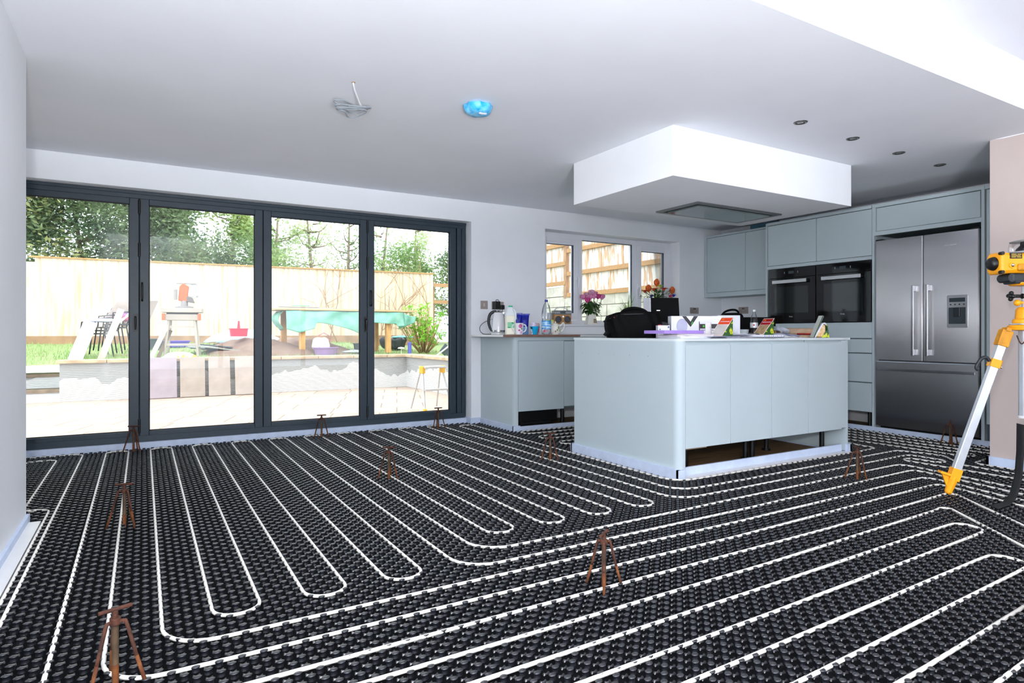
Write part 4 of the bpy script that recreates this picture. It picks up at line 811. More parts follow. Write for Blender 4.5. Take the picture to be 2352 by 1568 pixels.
ROSE = [mat('rose_pink', '#ea8fbf', 0.5, var=0.25, scale=60), mat('rose_pale', '#f0b6d4', 0.5, var=0.2, scale=60), mat('rose_deep', '#d9438f', 0.5, var=0.25, scale=60)]
RS = [(-0.105, 0.0, 0.335, 0), (-0.065, -0.045, 0.295, 2), (-0.045, 0.03, 0.365, 1), (0.0, -0.02, 0.395, 1), (0.02, -0.05, 0.345, 0), (0.055, 0.01, 0.375, 0), (0.085, -0.02, 0.345, 2), (0.15, 0.0, 0.34, 0), (-0.03, -0.055, 0.335, 0)]
for i, (x, y, z, c) in enumerate(RS):
    rs = thing('rose', ['pink rose at the far left of the vase bunch', 'deep pink half open rose low at the front of the bunch', 'pale rose behind the left of the bunch', 'pale rose at the top of the bunch', 'pink rose in the front centre of the bunch', 'pink rose right of the topmost pale rose', 'deep pink rose on the right of the bunch', 'lone pink rose standing apart on the right of the vase', 'pink rose just left of the bunch centre'][i], 'flower', (4.812, 6.25, ZS), rz=-0.25, group='roses in the white vase')
    MB().tube([(x * 0.12, y * 0.12, 0.02), (x * 0.5, y * 0.5, 0.18), (x, y, z - 0.02)], 0.0028, 6).build('stem', GRN2, rs, smooth=True)
    bl = MB(); rr = 0.042
    bl.ball((x, y, z), rr * 0.62, 10, 7)
    for rowk, (nn, out, hgt) in enumerate(((4, 0.55, 0.9), (5, 0.95, 0.75))):
        for j in range(nn):
            a = 2 * math.pi * j / nn + rowk * 0.6 + i; cx, sx = math.cos(a), math.sin(a); tx, ty = -sx, cx; vs = []
            for t, w, o_ in ((-0.7, 0.35, 0.35), (0.0, 1.0, 0.85), (0.8, 0.9, 1.0), (1.0, 0.45, 1.15)):
                for s in (-1, 0, 1): ro = rr * out * o_ * (1 if s == 0 else 0.85); vs.append((x + cx * ro + tx * s * rr * 0.62 * w, y + sx * ro + ty * s * rr * 0.62 * w, z + rr * t * hgt))
            bl.add(vs, [(q * 3 + s, q * 3 + s + 1, q * 3 + s + 4, q * 3 + s + 3) for q in range(3) for s in range(2)])
    bl.build('bloom', ROSE[c], rs, smooth=True)
lf = MB()
for i in range(120):
    a = random.uniform(0, 2 * math.pi); r_ = random.uniform(0.01, 0.085); z = random.uniform(0.15, 0.29)
    leaf(lf, (r_ * math.cos(a), r_ * math.sin(a) * 0.8, z), (math.cos(a), math.sin(a) * 0.8, random.uniform(-0.5, 0.5)), random.uniform(0.05, 0.08), random.uniform(0.018, 0.028), 0.5)
tag(lf.build('rose_leaves', GRN, va, smooth=True), None, None, None, None)
# spider plant
spn = onto('spider_plant', 'grassy pot plant with arching leaves behind the black bag', 'plant', 5.40, 6.25, ZS)
MB().lathe([(0.045, 0.0), (0.062, 0.10), (0.066, 0.105), (0.060, 0.105), (0.05, 0.09), (0.001, 0.088)], n=24).build('pot', CREAM, spn, smooth=35)
random.seed(5); bl = MB()
for i in range(46):
    a = random.uniform(0, 6.28); ln = random.uniform(0.18, 0.38); sp0 = random.uniform(0.15, 0.75); w = 0.006; vs = []; b0_ = Vector((random.uniform(-0.03, 0.03), random.uniform(-0.03, 0.03), 0.085)); s = Vector((-math.sin(a), math.cos(a), 0))
    for t in range(7):
        u = t / 6; c = b0_ + Vector((math.cos(a) * sp0, math.sin(a) * sp0, 0)) * (ln * u) + Vector((0, 0, ln * u * (1.25 - 0.75 * u * sp0 * 1.4))); vs += [c - s * w * (1 - u) ** 0.6, c + s * w * (1 - u) ** 0.6]
    bl.add(vs, [(t * 2, t * 2 + 1, t * 2 + 3, t * 2 + 2) for t in range(6)])
bl.build('blades', mat('spider_leaf', '#6d9140', 0.5, var=0.35, scale=30, color2='#a9bd72'), spn, smooth=True)
# tulips
tb = onto('flower_basket', 'arrangement basket of orange tulips and blue anemones on the sill', 'flower basket', 5.90, 6.225, ZS, -0.35)
MB().lathe([(0.08, 0.0), (0.11, 0.26), (0.115, 0.27), (0.10, 0.27)], n=28).build('basket', mat('wicker', '#8a6b45', 0.8, var=0.3, scale=60), tb, smooth=35)
lf = MB(); random.seed(9)
for i in range(190):
    a = random.uniform(0, 6.28); r_ = random.uniform(0, 0.14); leaf(lf, (r_ * math.cos(a) * 1.6, r_ * math.sin(a), random.uniform(0.25, 0.45)), (math.cos(a) * 1.3, math.sin(a), random.uniform(0.2, 1.6)), random.uniform(0.06, 0.11), random.uniform(0.010, 0.018), 0.35)
lf.build('foliage', mat('tulip_leaf', '#4d6d2c', 0.5, var=0.35, scale=25, color2='#2a4420'), tb, smooth=True)
OR = mat('tulip_orange', '#ee6a17', 0.5, var=0.2, scale=40); ORR = mat('lily_coral', '#f0542f', 0.5, var=0.2, scale=40); BLU = mat('anemone_blue', '#2a2bb5', 0.5, var=0.2); MAG = mat('anemone_pink', '#e02f6a', 0.5); LIM = mat('lime_bloom', '#b5d83a', 0.5)
TU = [(-0.135, -0.02, 0.475, 'o', 'left orange tulip in the basket'), (-0.010, 0.0, 0.555, 'o', 'tallest orange tulip in the basket'), (0.21, 0.0, 0.455, 'o', 'orange tulip at the far right of the basket'), (-0.065, -0.03, 0.470, 'l', 'coral lily left of the tallest tulip'), (-0.18, -0.01, 0.445, 'l', 'coral lily at the far left of the basket'), (0.075, -0.03, 0.475, 'l', 'coral lily right of the tallest tulip'), (0.05, 0.02, 0.52, 'g', 'lime green bloom behind the lilies'),
      (-0.105, -0.05, 0.385, 'b', 'blue anemone drooping low on the left of the basket'), (0.22, -0.02, 0.395, 'b', 'blue anemone low on the right of the basket'), (0.165, -0.04, 0.385, 'm', 'pink anemone beside the right blue anemone')]
for x, y, z, c, lb in TU:
    f_ = thing('tulip' if c == 'o' else ('lily' if c == 'l' else 'anemone'), lb, 'flower', (5.90, 6.225, ZS), rz=-0.35, group='flowers in the window basket')
    MB().tube([(x * 0.3, y * 0.3, 0.22), (x * 0.7, y * 0.7, 0.35), (x, y, z - 0.01)], 0.003, 6).build('stem', GRN2, f_, smooth=True)
    m_ = MB()
    if c == 'o':
        for j in range(6):
            a = j * math.pi / 3; cx, sx = math.cos(a), math.sin(a); vs = []
            for t, ro, w in ((-0.04, 0.005, 0.008), (-0.008, 0.030, 0.027), (0.028, 0.031, 0.028), (0.060, 0.014, 0.006)):
                for s in (-1, 0, 1): vs.append((x + cx * ro * (1 if s == 0 else 0.85) - sx * s * w, y + sx * ro * (1 if s == 0 else 0.85) + cx * s * w, z + t))
            m_.add(vs, [(q * 3 + s, q * 3 + s + 1, q * 3 + s + 4, q * 3 + s + 3) for q in range(3) for s in range(2)])
        m_.ball((x, y, z + 0.005), 0.026, 10, 8, (1, 1, 1.6))
    else:
        nP = 7 if c != 'l' else 6
        for j in range(nP): a = 2 * math.pi * j / nP; leaf(m_, (x, y, z - 0.008), (math.cos(a), math.sin(a) * 0.7 - 0.3, 0.45), 0.072 if c == 'l' else 0.045, 0.024 if c == 'l' else 0.019, 0.1, 0.3)
        m_.ball((x, y, z), 0.020, 10, 7)
    m_.build('bloom', {'o': OR, 'l': ORR, 'b': BLU, 'm': MAG, 'g': LIM}[c], f_, smooth=True)

# ================================================================== on the island
ZI = 0.9625
BAGM = mat('black_nylon', '#050507', 0.7, var=0.3, scale=25, bump=0.3, bscale=80, spec=0.12)
bgo = onto('camera_bag', 'bulky black nylon bag lying at the left end of the island', 'bag', 3.395, 3.86, ZI, CY + 0.05)
def bag(u, v):
    a = 2 * math.pi * u; t = v; px_ = abs(math.cos(a)) ** 0.55 * math.copysign(1, math.cos(a)); py_ = abs(math.sin(a)) ** 0.6 * math.copysign(1, math.sin(a))
    prof = 0.93 + 0.10 * math.sin(math.pi * min(1, t * 1.05)) if t < 0.85 else 0.93 * math.cos((t - 0.85) / 0.15 * math.pi / 2 * 0.97)
    hh = 0.190 + 0.022 * math.cos(px_ * 1.6) - 0.03 * max(0, -px_ - 0.55); x = 0.218 * px_ * prof; y = 0.115 * py_ * prof
    return (x + 0.004 * math.sin(17 * a + 9 * t), y + 0.005 * math.sin(13 * a + 6 * t), hh * min(1, t / 0.85) if t < 0.85 else hh + 0.012 * math.sin((t - 0.85) / 0.15 * math.pi / 2))
MB().grid(bag, 64, 26).build('body', BAGM, bgo, smooth=True)
MB().tube([(-0.10, -0.02, 0.200), (-0.07, -0.02, 0.222), (0.0, -0.02, 0.236), (0.07, -0.02, 0.225), (0.12, -0.02, 0.195)], [0.011, 0.013, 0.014, 0.013, 0.011], 8).build('grab_handle', BAGM, bgo, smooth=True)
MB().tube([(-0.205, -0.07, 0.15), (-0.12, -0.11, 0.185), (0.05, -0.115, 0.19), (0.20, -0.06, 0.165)], 0.004, 6).build('zip', mat('zip_grey', '#2a2c31', 0.4), bgo, smooth=True)
MB().grid(lambda u, v: (-0.225 + 0.03 * math.sin(math.pi * v), -0.08 + 0.13 * u, 0.02 + 0.12 * v), 8, 8).build('side_pocket', BAGM, bgo, smooth=True, solid=0.02)
MB().cbox((-0.175, -0.095, 0.160), (0.012, 0.004, 0.010), (0.4, 0, -0.5)).build('red_tag', mat('bag_red', '#c23a45', 0.5), bgo)
MB().box((-0.06, -0.150, 0.001), (-0.02, -0.10, 0.010)).build('strap_end', BAGM, bgo, bevel=0.002)
ca = onto('black_carton', 'tall black carton with white left side behind the black bag', 'box', 3.955, 4.12, ZI, CY + 0.06)
BC = mat('matt_black_card', '#050507', 0.6, var=0.2, scale=8, spec=0.1)
loft([[(a * 0.130 + 0.008, b * 0.10, 0.0) for a, b in ((-1, -1), (1, -1), (1, 1), (-1, 1))], [(a * 0.124 - 0.004, b * 0.10 + 0.0, 0.345) for a, b in ((-1, -1), (1, -1), (1, 1), (-1, 1))]]).build('shell', BC, ca, bevel=0.003)
MB().add([(-0.124, -0.102, 0.0), (-0.139, 0.06, 0.0), (-0.147, 0.06, 0.352), (-0.130, -0.102, 0.345)], [(0, 1, 2, 3)]).build('white_side', PAPER, ca, solid=0.004)
MB().box((-0.075, -0.1025, 0.232), (-0.045, -0.1005, 0.238)).build('silver_print', CHROME, ca)
dm = onto('dome_lid', 'dark grey glossy dome peeping out between bag and white box', 'lid', 3.70, 3.86, ZI, CY)
MB().lathe([(0.095, 0.0), (0.098, 0.03), (0.094, 0.075), (0.078, 0.110), (0.045, 0.130), (0.001, 0.137)], n=32).build('dome', mat('dark_gloss_grey', '#3d3f43', 0.15, var=0.1), dm, smooth=True)
rd = MB().cbox((0, 0, 0.053), (0.025, 0.05, 0.106)).build('red_pack', mat('crimson_card', '#b51d3c', 0.4), None, bevel=0.003); rd.location = (3.512, 3.685, ZI); rd.rotation_euler = (0, 0, CY); tag(rd, 'narrow crimson pack standing behind the small white carton', 'box')
sb = onto('small_carton', 'small white carton on the purple folder beside the black bag', 'box', 3.487, 3.62, ZI, CY)
MB().box((-0.046, -0.035, 0.0), (0.046, 0.035, 0.098)).build('carton', PAPER, sb, bevel=0.001)
MB().box((0.030, -0.0362, 0.078), (0.042, -0.0348, 0.092)).box((-0.034, -0.0362, 0.062), (-0.026, -0.0348, 0.072)).build('blue_print', mat('ink_blue', '#4a5a8c', 0.5), sb)
# long white box with the black chevron
wbx = onto('product_box', 'long white carton printed with a black chevron and grey circle', 'box', 3.875, 3.66, ZI, CY + 0.02)
MB().box((-0.205, -0.05, 0.0), (0.205, 0.05, 0.176)).build('carton', mat('white_gloss_card', '#e7e6f0', 0.35, var=0.01), wbx, bevel=0.0015)
def fr_(pts, name, m_, y=-0.0506, parent=wbx): return MB().add([(a, y, b) for a, b in pts], [tuple(range(len(pts)))]).build(name, m_, parent, solid=0.0006)
fr_([(-0.118 + 0.044 * math.cos(2 * math.pi * i / 28), 0.094 + 0.060 * math.sin(2 * math.pi * i / 28)) for i in range(28)], 'circle_print', mat('lilac_grey_print', '#a6a7c4', 0.35)); fr_([(-0.118 + 0.041 * math.cos(2 * math.pi * i / 28), 0.092 + 0.055 * math.sin(2 * math.pi * i / 28)) for i in range(28)], 'circle_print', mat('lilac_print2', '#b9b9d6', 0.35), -0.0512)
CH = mat('chevron_black', '#0c0a12', 0.35)
fr_([(-0.118, 0.175), (-0.085, 0.175), (-0.048, 0.131), (-0.022, 0.175), (0.012, 0.175), (-0.048, 0.088)], 'chevron_print', CH, -0.0514)
fr_([(-0.046, 0.108), (-0.040, 0.106), (-0.028, 0.128), (-0.033, 0.134)], 'green_print', mat('print_green', '#3fae2c', 0.4), -0.0522)
fr_([(0.020, 0.04), (0.027, 0.04), (0.030, 0.10), (0.024, 0.135), (0.019, 0.13)], 'device_side_print', mat('device_print', '#5c4c5c', 0.4))
fr_([(0.029, 0.075), (0.180, 0.075), (0.180, 0.112), (0.029, 0.112)], 'device_print', mat('screen_print', '#2b2228', 0.35)); fr_([(0.05, 0.088), (0.058, 0.084), (0.066, 0.088), (0.066, 0.100), (0.058, 0.104), (0.05, 0.100)], 'green_print', MATS['print_green'], -0.0514)
fr_([(0.030, 0.060), (0.180, 0.060), (0.180, 0.066), (0.030, 0.066)], 'grey_line', mat('grey_print', '#8f8d9a', 0.4))
w2_ = onto('white_carton', 'blank white square carton standing behind the first sandwich pack', 'box', 4.42, 3.80, ZI, CY + 0.02)
MB().box((-0.098, -0.05, 0.0), (0.098, 0.05, 0.193)).build('carton', PAPER, w2_, bevel=0.001)
# purple folder and the papers under it
PUR = mat('purple_card', '#a483d6', 0.45, var=0.06)
pb = MB(); pb.cbox((0, 0, 0), (0.36, 0.24, 0.024)); o = pb.build('purple_folder', PUR, None, bevel=0.002); o.location = (3.395, 3.41, ZI + 0.046); o.rotation_euler = (0, 0, CY + 0.43); tag(o, 'thick purple box folder on top of the paper stack', 'folder')
def book(name, x, y, z, sx, sy, sz, rz, m_, label, cat='booklet'):
    o = thing(name, label, cat, (x, y, z), rz=rz); MB().box((-sx / 2, -sy / 2, 0.0), (sx / 2, sy / 2, sz)).build('pages', PAPER if name != 'brown_envelope' else CARD, o); MB().box((-sx / 2 - 0.002, -sy / 2 - 0.002, sz), (sx / 2 + 0.002, sy / 2 + 0.002, sz + 0.0012)).build('cover', m_, o); return o
book('booklet', 3.46, 3.36, ZI, 0.30, 0.21, 0.014, 0.0, mat('cream_cover', '#ddd2c3', 0.5), 'thick cream booklet at the bottom of the stack under the folder')
book('booklet', 3.47, 3.37, ZI + 0.0155, 0.33, 0.23, 0.007, -0.12, mat('rose_cover', '#b97a86', 0.5), 'thin rose covered booklet between cream booklet and folder')
book('booklet', 3.50, 3.36, ZI + 0.0240, 0.32, 0.21, 0.007, 0.1, mat('stone_cover', '#b7ab9c', 0.5), 'pale stone covered booklet directly below the purple folder')
# loose papers on the front edge
def sheet(x, y, z, w_, d_, rz, label, amp=0.004, seed=0, m_=None, name='paper_sheet'):
    rn = random.Random(seed); a1, a2, a3 = rn.uniform(4, 9), rn.uniform(4, 9), rn.uniform(0, 6)
    def fn(u, v): return ((u - 0.5) * w_, (v - 0.5) * d_, amp * (1 + math.sin(a1 * u + a3)) * (0.5 + v * 0.4) + amp * 0.7 * (1 + math.sin(a2 * v + a3)))
    o = MB().grid(fn, 14, 10).build(name, m_ or PAPER, None, smooth=True, solid=0.0008); o.location = (x, y, z); o.rotation_euler = (0, 0, rz); tag(o, label, 'paper'); return o
LIL = mat('lilac_paper', '#c4c6ea', 0.6, var=0.05)
sheet(3.80, 3.23, ZI + 0.001, 0.29, 0.21, 0.10, 'curled white sheet hanging over the island front below the first sandwich', 0.002, 1)
sheet(3.72, 3.26, ZI + 0.006, 0.30, 0.21, -0.05, 'lilac tinted sheet under the first sandwich pack', 0.003, 2, LIL)
sheet(4.06, 3.22, ZI + 0.001, 0.28, 0.22, -0.20, 'white sheet drooping over the edge left of the notebook', 0.003, 3)
sheet(4.05, 3.40, ZI + 0.012, 0.32, 0.28, 0.3, 'creased white sheet rising behind the notebook', 0.012, 4)
sheet(4.55, 3.38, ZI + 0.001, 0.34, 0.24, 0.15, 'wavy white sheet right of the notebook', 0.010, 5)
sheet(4.68, 3.50, ZI + 0.010, 0.32, 0.22, -0.25, 'lilac crumpled sheet in front of the cardboard tube', 0.010, 6, LIL)
sheet(4.44, 3.20, ZI + 0.001, 0.22, 0.15, 0.05, 'small torn white sheet on the front edge right of the notebook', 0.002, 7)
nb = thing('notebook', 'open spiral bound notebook with striped page edges at the island front', 'notebook', (4.23, 3.29, ZI + 0.010), rz=0.05)
MB().box((-0.125, -0.105, 0.0), (0.125, 0.105, 0.014)).build('pages', PAPER, nb, bevel=0.001)
for i in range(9): MB().box((-0.118 + 0.026 * i, -0.1065, 0.003), (-0.106 + 0.026 * i, -0.1048, 0.010)).build('index_tab', [mat('tab_blue', '#6f93d6', 0.5), mat('tab_peach', '#e0b49a', 0.5)][i % 2], nb)
MB().box((-0.13, -0.11, -0.004), (0.13, 0.11, 0.0)).build('cover', mat('notebook_cover', '#7c8792', 0.5), nb)
pn = MB().cyl((0, 0, 0), (0.02, 0.12, 0.006), 0.005, n=10).build('pen', mat('grey_pen', '#6a6d6c', 0.35, metal=0.4), None, smooth=40); pn.location = (4.105, 3.30, ZI + 0.044); tag(pn, 'grey pen lying on the creased sheet', 'pen')
pn.location = (4.16, 3.26, ZI + 0.030)
rc = MB().grid(lambda u, v: (-0.024 + 0.048 * u, 0.012 * v + 0.004 * math.sin(3 * v), 0.105 * v), 4, 8).build('till_receipt', mat('receipt_paper', '#e6dfe2', 0.6, var=0.25, scale=40, color2='#b9b0b6', stretch=(1, 1, 8), thr=(0.55, 0.7)), None, smooth=True, solid=0.0006); rc.location = (3.775, 3.42, ZI + 0.018); rc.rotation_euler = (0, 0, CY); tag(rc, 'printed till receipt propped upright against the chevron carton', 'receipt')
# sandwich packs
REDS = [mat('pack_orange_red', '#ee4a1e', 0.35), mat('pack_dark_red', '#a80f1d', 0.35)]
FILM = mat('sandwich_window', '#d8cfc4', 0.2, var=0.15, scale=30); BREAD = mat('bread_brown', '#c89a66', 0.8, var=0.2, scale=40, color2='#e6cfa6'); GY = mat('pack_green_yellow', '#2f5a2c', 0.4, var=0.5, scale=22, color2='#c9cf2c', thr=(0.56, 0.6))
def sandwich(x, y, z, rz, kind, label, film):
    o = thing('sandwich_pack', label, 'sandwich pack', (x, y, z), rz=rz, group='triangular sandwich packs on the island')
    w_ = 0.050                                    # wedge: sloping window faces the room, upright green side on the right
    tri = [(-0.085, 0.0), (0.045, 0.0), (0.045, 0.130)]
    MB().prism([(a * 0.93 + 0.002, b * 0.93 + 0.003) for a, b in tri], -w_ + 0.003, w_ - 0.003, ax=1).build('bread', BREAD, o, bevel=0.004)
    for s in (-1, 1): MB().prism(tri, s * w_ - 0.0008, s * w_ + 0.0008, ax=1).build('side_card', GY, o)
    MB().box((0.045, -w_, 0.0), (0.0465, w_, 0.130)).build('back_card', GY, o)
    Mx = Matrix.Translation((-0.085, 0, 0.0)) @ Matrix.Rotation(-math.atan2(0.130, 0.130), 4, 'Y'); Ls = math.hypot(0.13, 0.13)
    MB().box((-0.004, -w_ - 0.003, 0.0005), (Ls + 0.012, w_ + 0.003, 0.002), Mx).build('front_card', mat('pack_cream_edge', '#ecd9d0', 0.4), o)
    MB().box((0.012, -w_ + 0.004, 0.002), (Ls * 0.64, w_ - 0.004, 0.0032), Mx).build('film_window', film, o)
    lbm = MB().box((Ls * 0.66, -w_ + 0.001, 0.002), (Ls + 0.006, w_ - 0.001, 0.0034), Mx).build('red_label', REDS[kind], o)
    MB().box((Ls * 0.80, -w_ + 0.008, 0.0034), (Ls * 0.83, w_ - 0.010, 0.004), Mx).build('white_lettering', PAPER, lbm)
    MB().box((Ls * 0.91, w_ - 0.034, 0.0034), (Ls * 0.97, w_ - 0.014, 0.004), Mx).build('orange_print', mat('print_orange', '#f08a1c', 0.4), lbm)
    return o
sandwich(3.80, 3.30, ZI + 0.018, CY + 0.62, 0, 'sandwich pack with orange red label nearest the white cartons', mat('film_white', '#d5cfcb', 0.2, var=0.1))
sandwich(4.50, 3.47, ZI + 0.022, CY + 0.50, 1, 'sandwich pack with dark red label behind the notebook', mat('film_tan', '#c3a27c', 0.2, var=0.2, scale=25))
s3 = thing('sandwich_pack', 'opened sandwich pack with bread showing at the right end of the island', 'sandwich pack', (4.955, 3.27, ZI + 0.001), rz=CY, group='triangular sandwich packs on the island')
MB().prism([(-0.055, 0.004), (0.040, 0.004), (0.036, 0.105), (0.012, 0.115)], -0.018, 0.018, ax=1).build('bread', BREAD, s3, bevel=0.012, seg=3)
MB().prism([(-0.066, 0.0), (-0.050, 0.0), (0.018, 0.118), (0.040, 0.118), (0.046, 0.10), (0.030, 0.126), (0.006, 0.120)], -0.021, 0.021, ax=1).build('white_rim', PAPER, s3)
MB().prism([(-0.072, 0.002), (-0.066, 0.0), (0.012, 0.180), (0.006, 0.184)], -0.036, 0.036, ax=1).build('flap', mat('grey_card_flap', '#b9beb6', 0.5), s3)
MB().prism([(-0.074, 0.003), (-0.072, 0.002), (0.006, 0.184), (0.003, 0.185)], -0.037, 0.037, ax=1).build('flap_back', mat('pale_grey_card', '#c3c7c0', 0.5), s3)
MB().prism([(-0.075, 0.003), (-0.068, 0.002), (0.010, 0.184), (0.002, 0.186)], -0.040, -0.037, ax=1).build('flap_edge', mat('dark_green_card', '#2f4a30', 0.5), s3)
MB().prism([(0.0, 0.0), (0.060, 0.0), (0.046, 0.06), (0.034, 0.055)], -0.026, -0.019, ax=1).build('side_card', GY, s3)
MB().prism([(0.048, 0.0), (0.062, 0.0), (0.047, 0.112), (0.044, 0.112)], -0.03, 0.03, ax=1).build('back_card', GY, s3)
# cola bottle and the rest
cola = onto('cola_bottle', 'half empty cola bottle with white label and white cap', 'bottle', 4.84, 3.85, ZI, CY)
MB().lathe([(0.024, 0.0), (0.033, 0.006), (0.034, 0.03), (0.031, 0.06), (0.034, 0.085), (0.034, 0.135), (0.031, 0.17), (0.016, 0.215), (0.0125, 0.228), (0.0125, 0.238)], n=26, cap=False).build('body', PET, cola, smooth=True)
MB().lathe([(0.022, 0.002), (0.031, 0.008), (0.032, 0.03), (0.0295, 0.06), (0.0325, 0.083), (0.001, 0.084)], n=26).build('cola', mat('cola_brown', '#120806', 0.15), cola, smooth=35)
MB().lathe([(0.0345, 0.088), (0.0345, 0.134)], n=26, cap=False).build('label', mat('silver_label', '#d6d8dc', 0.3, metal=0.2), cola, smooth=True)
decal(cola, 'red_print', 0, 0, blob(-1.95, 0.112, 0.24, 0.009), mat('print_red', '#c2384a', 0.4), lambda z: 0.0352)
MB().lathe([(0.0145, 0.236), (0.0145, 0.252), (0.001, 0.254)], n=18).build('cap', WHITEP, cola, smooth=35)
tu = MB(); tu.lathe([(0.033, -0.135), (0.033, 0.135), (0.029, 0.135), (0.029, -0.135), (0.033, -0.135)], n=28, cap=False)
o = tu.build('cardboard_tube', CARD, None, smooth=35); o.location = (5.10, 3.60, ZI + 0.051); o.rotation_euler = (R(90), 0, R(90) + CY - 0.42); tag(o, 'short brown cardboard tube lying on the papers', 'cardboard tube')
tw = onto('white_tub', 'frosted white plastic tub behind the white carton', 'tub', 4.70, 3.85, ZI, CY)
MB().lathe([(0.035, 0.0), (0.044, 0.07), (0.046, 0.072), (0.042, 0.072)], n=24).build('tub', mat('frosted_plastic', '#c9d2d6', 0.4), tw, smooth=35)
o = MB().cbox((0, 0, 0.012), (0.12, 0.08, 0.024)).build('brown_wrapper', mat('tan_wrap', '#a98a70', 0.7, var=0.3, scale=30), None, bevel=0.01); o.location = (4.70, 3.62, ZI + 0.001); o.rotation_euler = (0, 0, CY); tag(o, 'flat tan wrapper lying left of the dark red sandwich pack', 'wrapper')
def crumple(x, y, z, sx, sy, sz, m_, label, seed, name):
    rn = random.Random(seed); ph = [rn.uniform(0, 6.28) for _ in range(6)]
    def fn(u, v):
        a = 2 * math.pi * u; b = math.pi * v - math.pi / 2; k_ = 1 + 0.22 * math.sin(3 * a + ph[0]) * math.cos(b) + 0.16 * math.sin(7 * a + ph[1] + 3 * v) + 0.12 * math.sin(11 * v + ph[2])
        return (sx * k_ * math.cos(b) * math.cos(a), sy * k_ * math.cos(b) * math.sin(a), sz * (1 + math.sin(b) * k_ * 0.8) * 0.8)
    o = MB().grid(fn, 30, 14).build(name, m_, None, smooth=25); o.location = (x, y, z); o.rotation_euler = (0, 0, CY); return tag(o, label, 'wrapper')
crumple(4.93, 3.68, ZI + 0.004, 0.085, 0.05, 0.062, mat('silver_crisp_foil', '#c5ccd8', 0.3, metal=0.35, var=0.3, scale=20), 'crumpled silver crisp packet left of the cardboard tube', 4, 'crisp_packet')
crumple(4.80, 3.66, ZI + 0.004, 0.075, 0.04, 0.042, mat('dark_snack_foil', '#3a2f38', 0.35, var=0.5, scale=18, color2='#c58a2e', thr=(0.55, 0.62)), 'crumpled dark snack packet with yellow top behind the dark red sandwich', 8, 'crisp_packet')
o = MB().cbox((0, 0, 0), (0.19, 0.11, 0.010)).build('red_folder', mat('signal_red', '#b8141c', 0.4), None, bevel=0.001); o.location = (5.11, 3.47, ZI + 0.030); o.rotation_euler = (0, 0.02, CY + 0.25); tag(o, 'bright red folder under the cardboard tube', 'folder')
o = book('brown_envelope', 5.05, 3.46, ZI, 0.26, 0.18, 0.022, CY + 0.1, mat('maroon_cover', '#6d2430', 0.5), 'stack of brown envelopes under the red folder', 'envelopes')
b2 = onto('laptop_bag', 'second black bag with handle at the back of the island', 'bag', 4.93, 4.16, ZI, CY)
MB().prism([(-0.20, 0.0), (0.085, 0.0), (0.090, 0.19), (0.075, 0.225), (0.02, 0.235), (-0.075, 0.232), (-0.14, 0.205), (-0.19, 0.17), (-0.205, 0.12)], -0.05, 0.05, ax=1).build('body', BAGM, b2, bevel=0.02, seg=3)
MB().tube([(-0.11, 0, 0.215), (-0.08, 0, 0.245), (-0.03, 0, 0.262), (0.02, 0, 0.262), (0.045, 0, 0.245), (0.05, 0, 0.230)], 0.010, 8).build('grab_handle', BAGM, b2, smooth=True)
o = MB().cbox((0, 0, 0.094), (0.40, 0.10, 0.188)).build('black_case', BC, None, bevel=0.006); o.location = (5.305, 4.20, ZI); o.rotation_euler = (0, 0, CY); o.location = (4.97, 3.97, ZI); tag(o, 'low black case behind the cola bottle', 'case')
# ================================================================== the garden beyond the glass
random.seed(21)
# patio paving
PAV = bpy.data.materials.new('sandstone_paving'); PAV.use_nodes = True; n_, l_, p_ = nodes_of(PAV); MATS['sandstone_paving'] = PAV
tcn = n_.new('ShaderNodeTexCoord'); mpn = n_.new('ShaderNodeMapping'); mpn.inputs['Rotation'].default_value = (0, 0, 0.35); l_.new(tcn.outputs['Object'], mpn.inputs[0])
bk = n_.new('ShaderNodeTexBrick'); l_.new(mpn.outputs[0], bk.inputs[0]); bk.inputs['Scale'].default_value = 1.0; bk.inputs['Brick Width'].default_value = 0.86; bk.inputs['Row Height'].default_value = 0.57; bk.inputs['Mortar Size'].default_value = 0.009; bk.offset = 0.37; bk.squash = 0.7; bk.squash_frequency = 2
bk.inputs['Color1'].default_value = rgb('#c0ae9d'); bk.inputs['Color2'].default_value = rgb('#b7a093'); bk.inputs['Mortar'].default_value = rgb('#8d7c6b')
nzn = n_.new('ShaderNodeTexNoise'); nzn.inputs['Scale'].default_value = 3.5; l_.new(mpn.outputs[0], nzn.inputs[0]); mxn = n_.new('ShaderNodeMixRGB'); mxn.blend_type = 'MULTIPLY'; mxn.inputs[0].default_value = 0.25; l_.new(bk.outputs[0], mxn.inputs[1]); l_.new(nzn.outputs[0], mxn.inputs[2]); l_.new(mxn.outputs[0], p_.inputs['Base Color']); p_.inputs['Roughness'].default_value = 0.75
struct('patio', MB().box((-6, 6.475, -0.2), (9, 11.9, -0.055)), PAV, 'pale sandstone paving outside the folding doors')
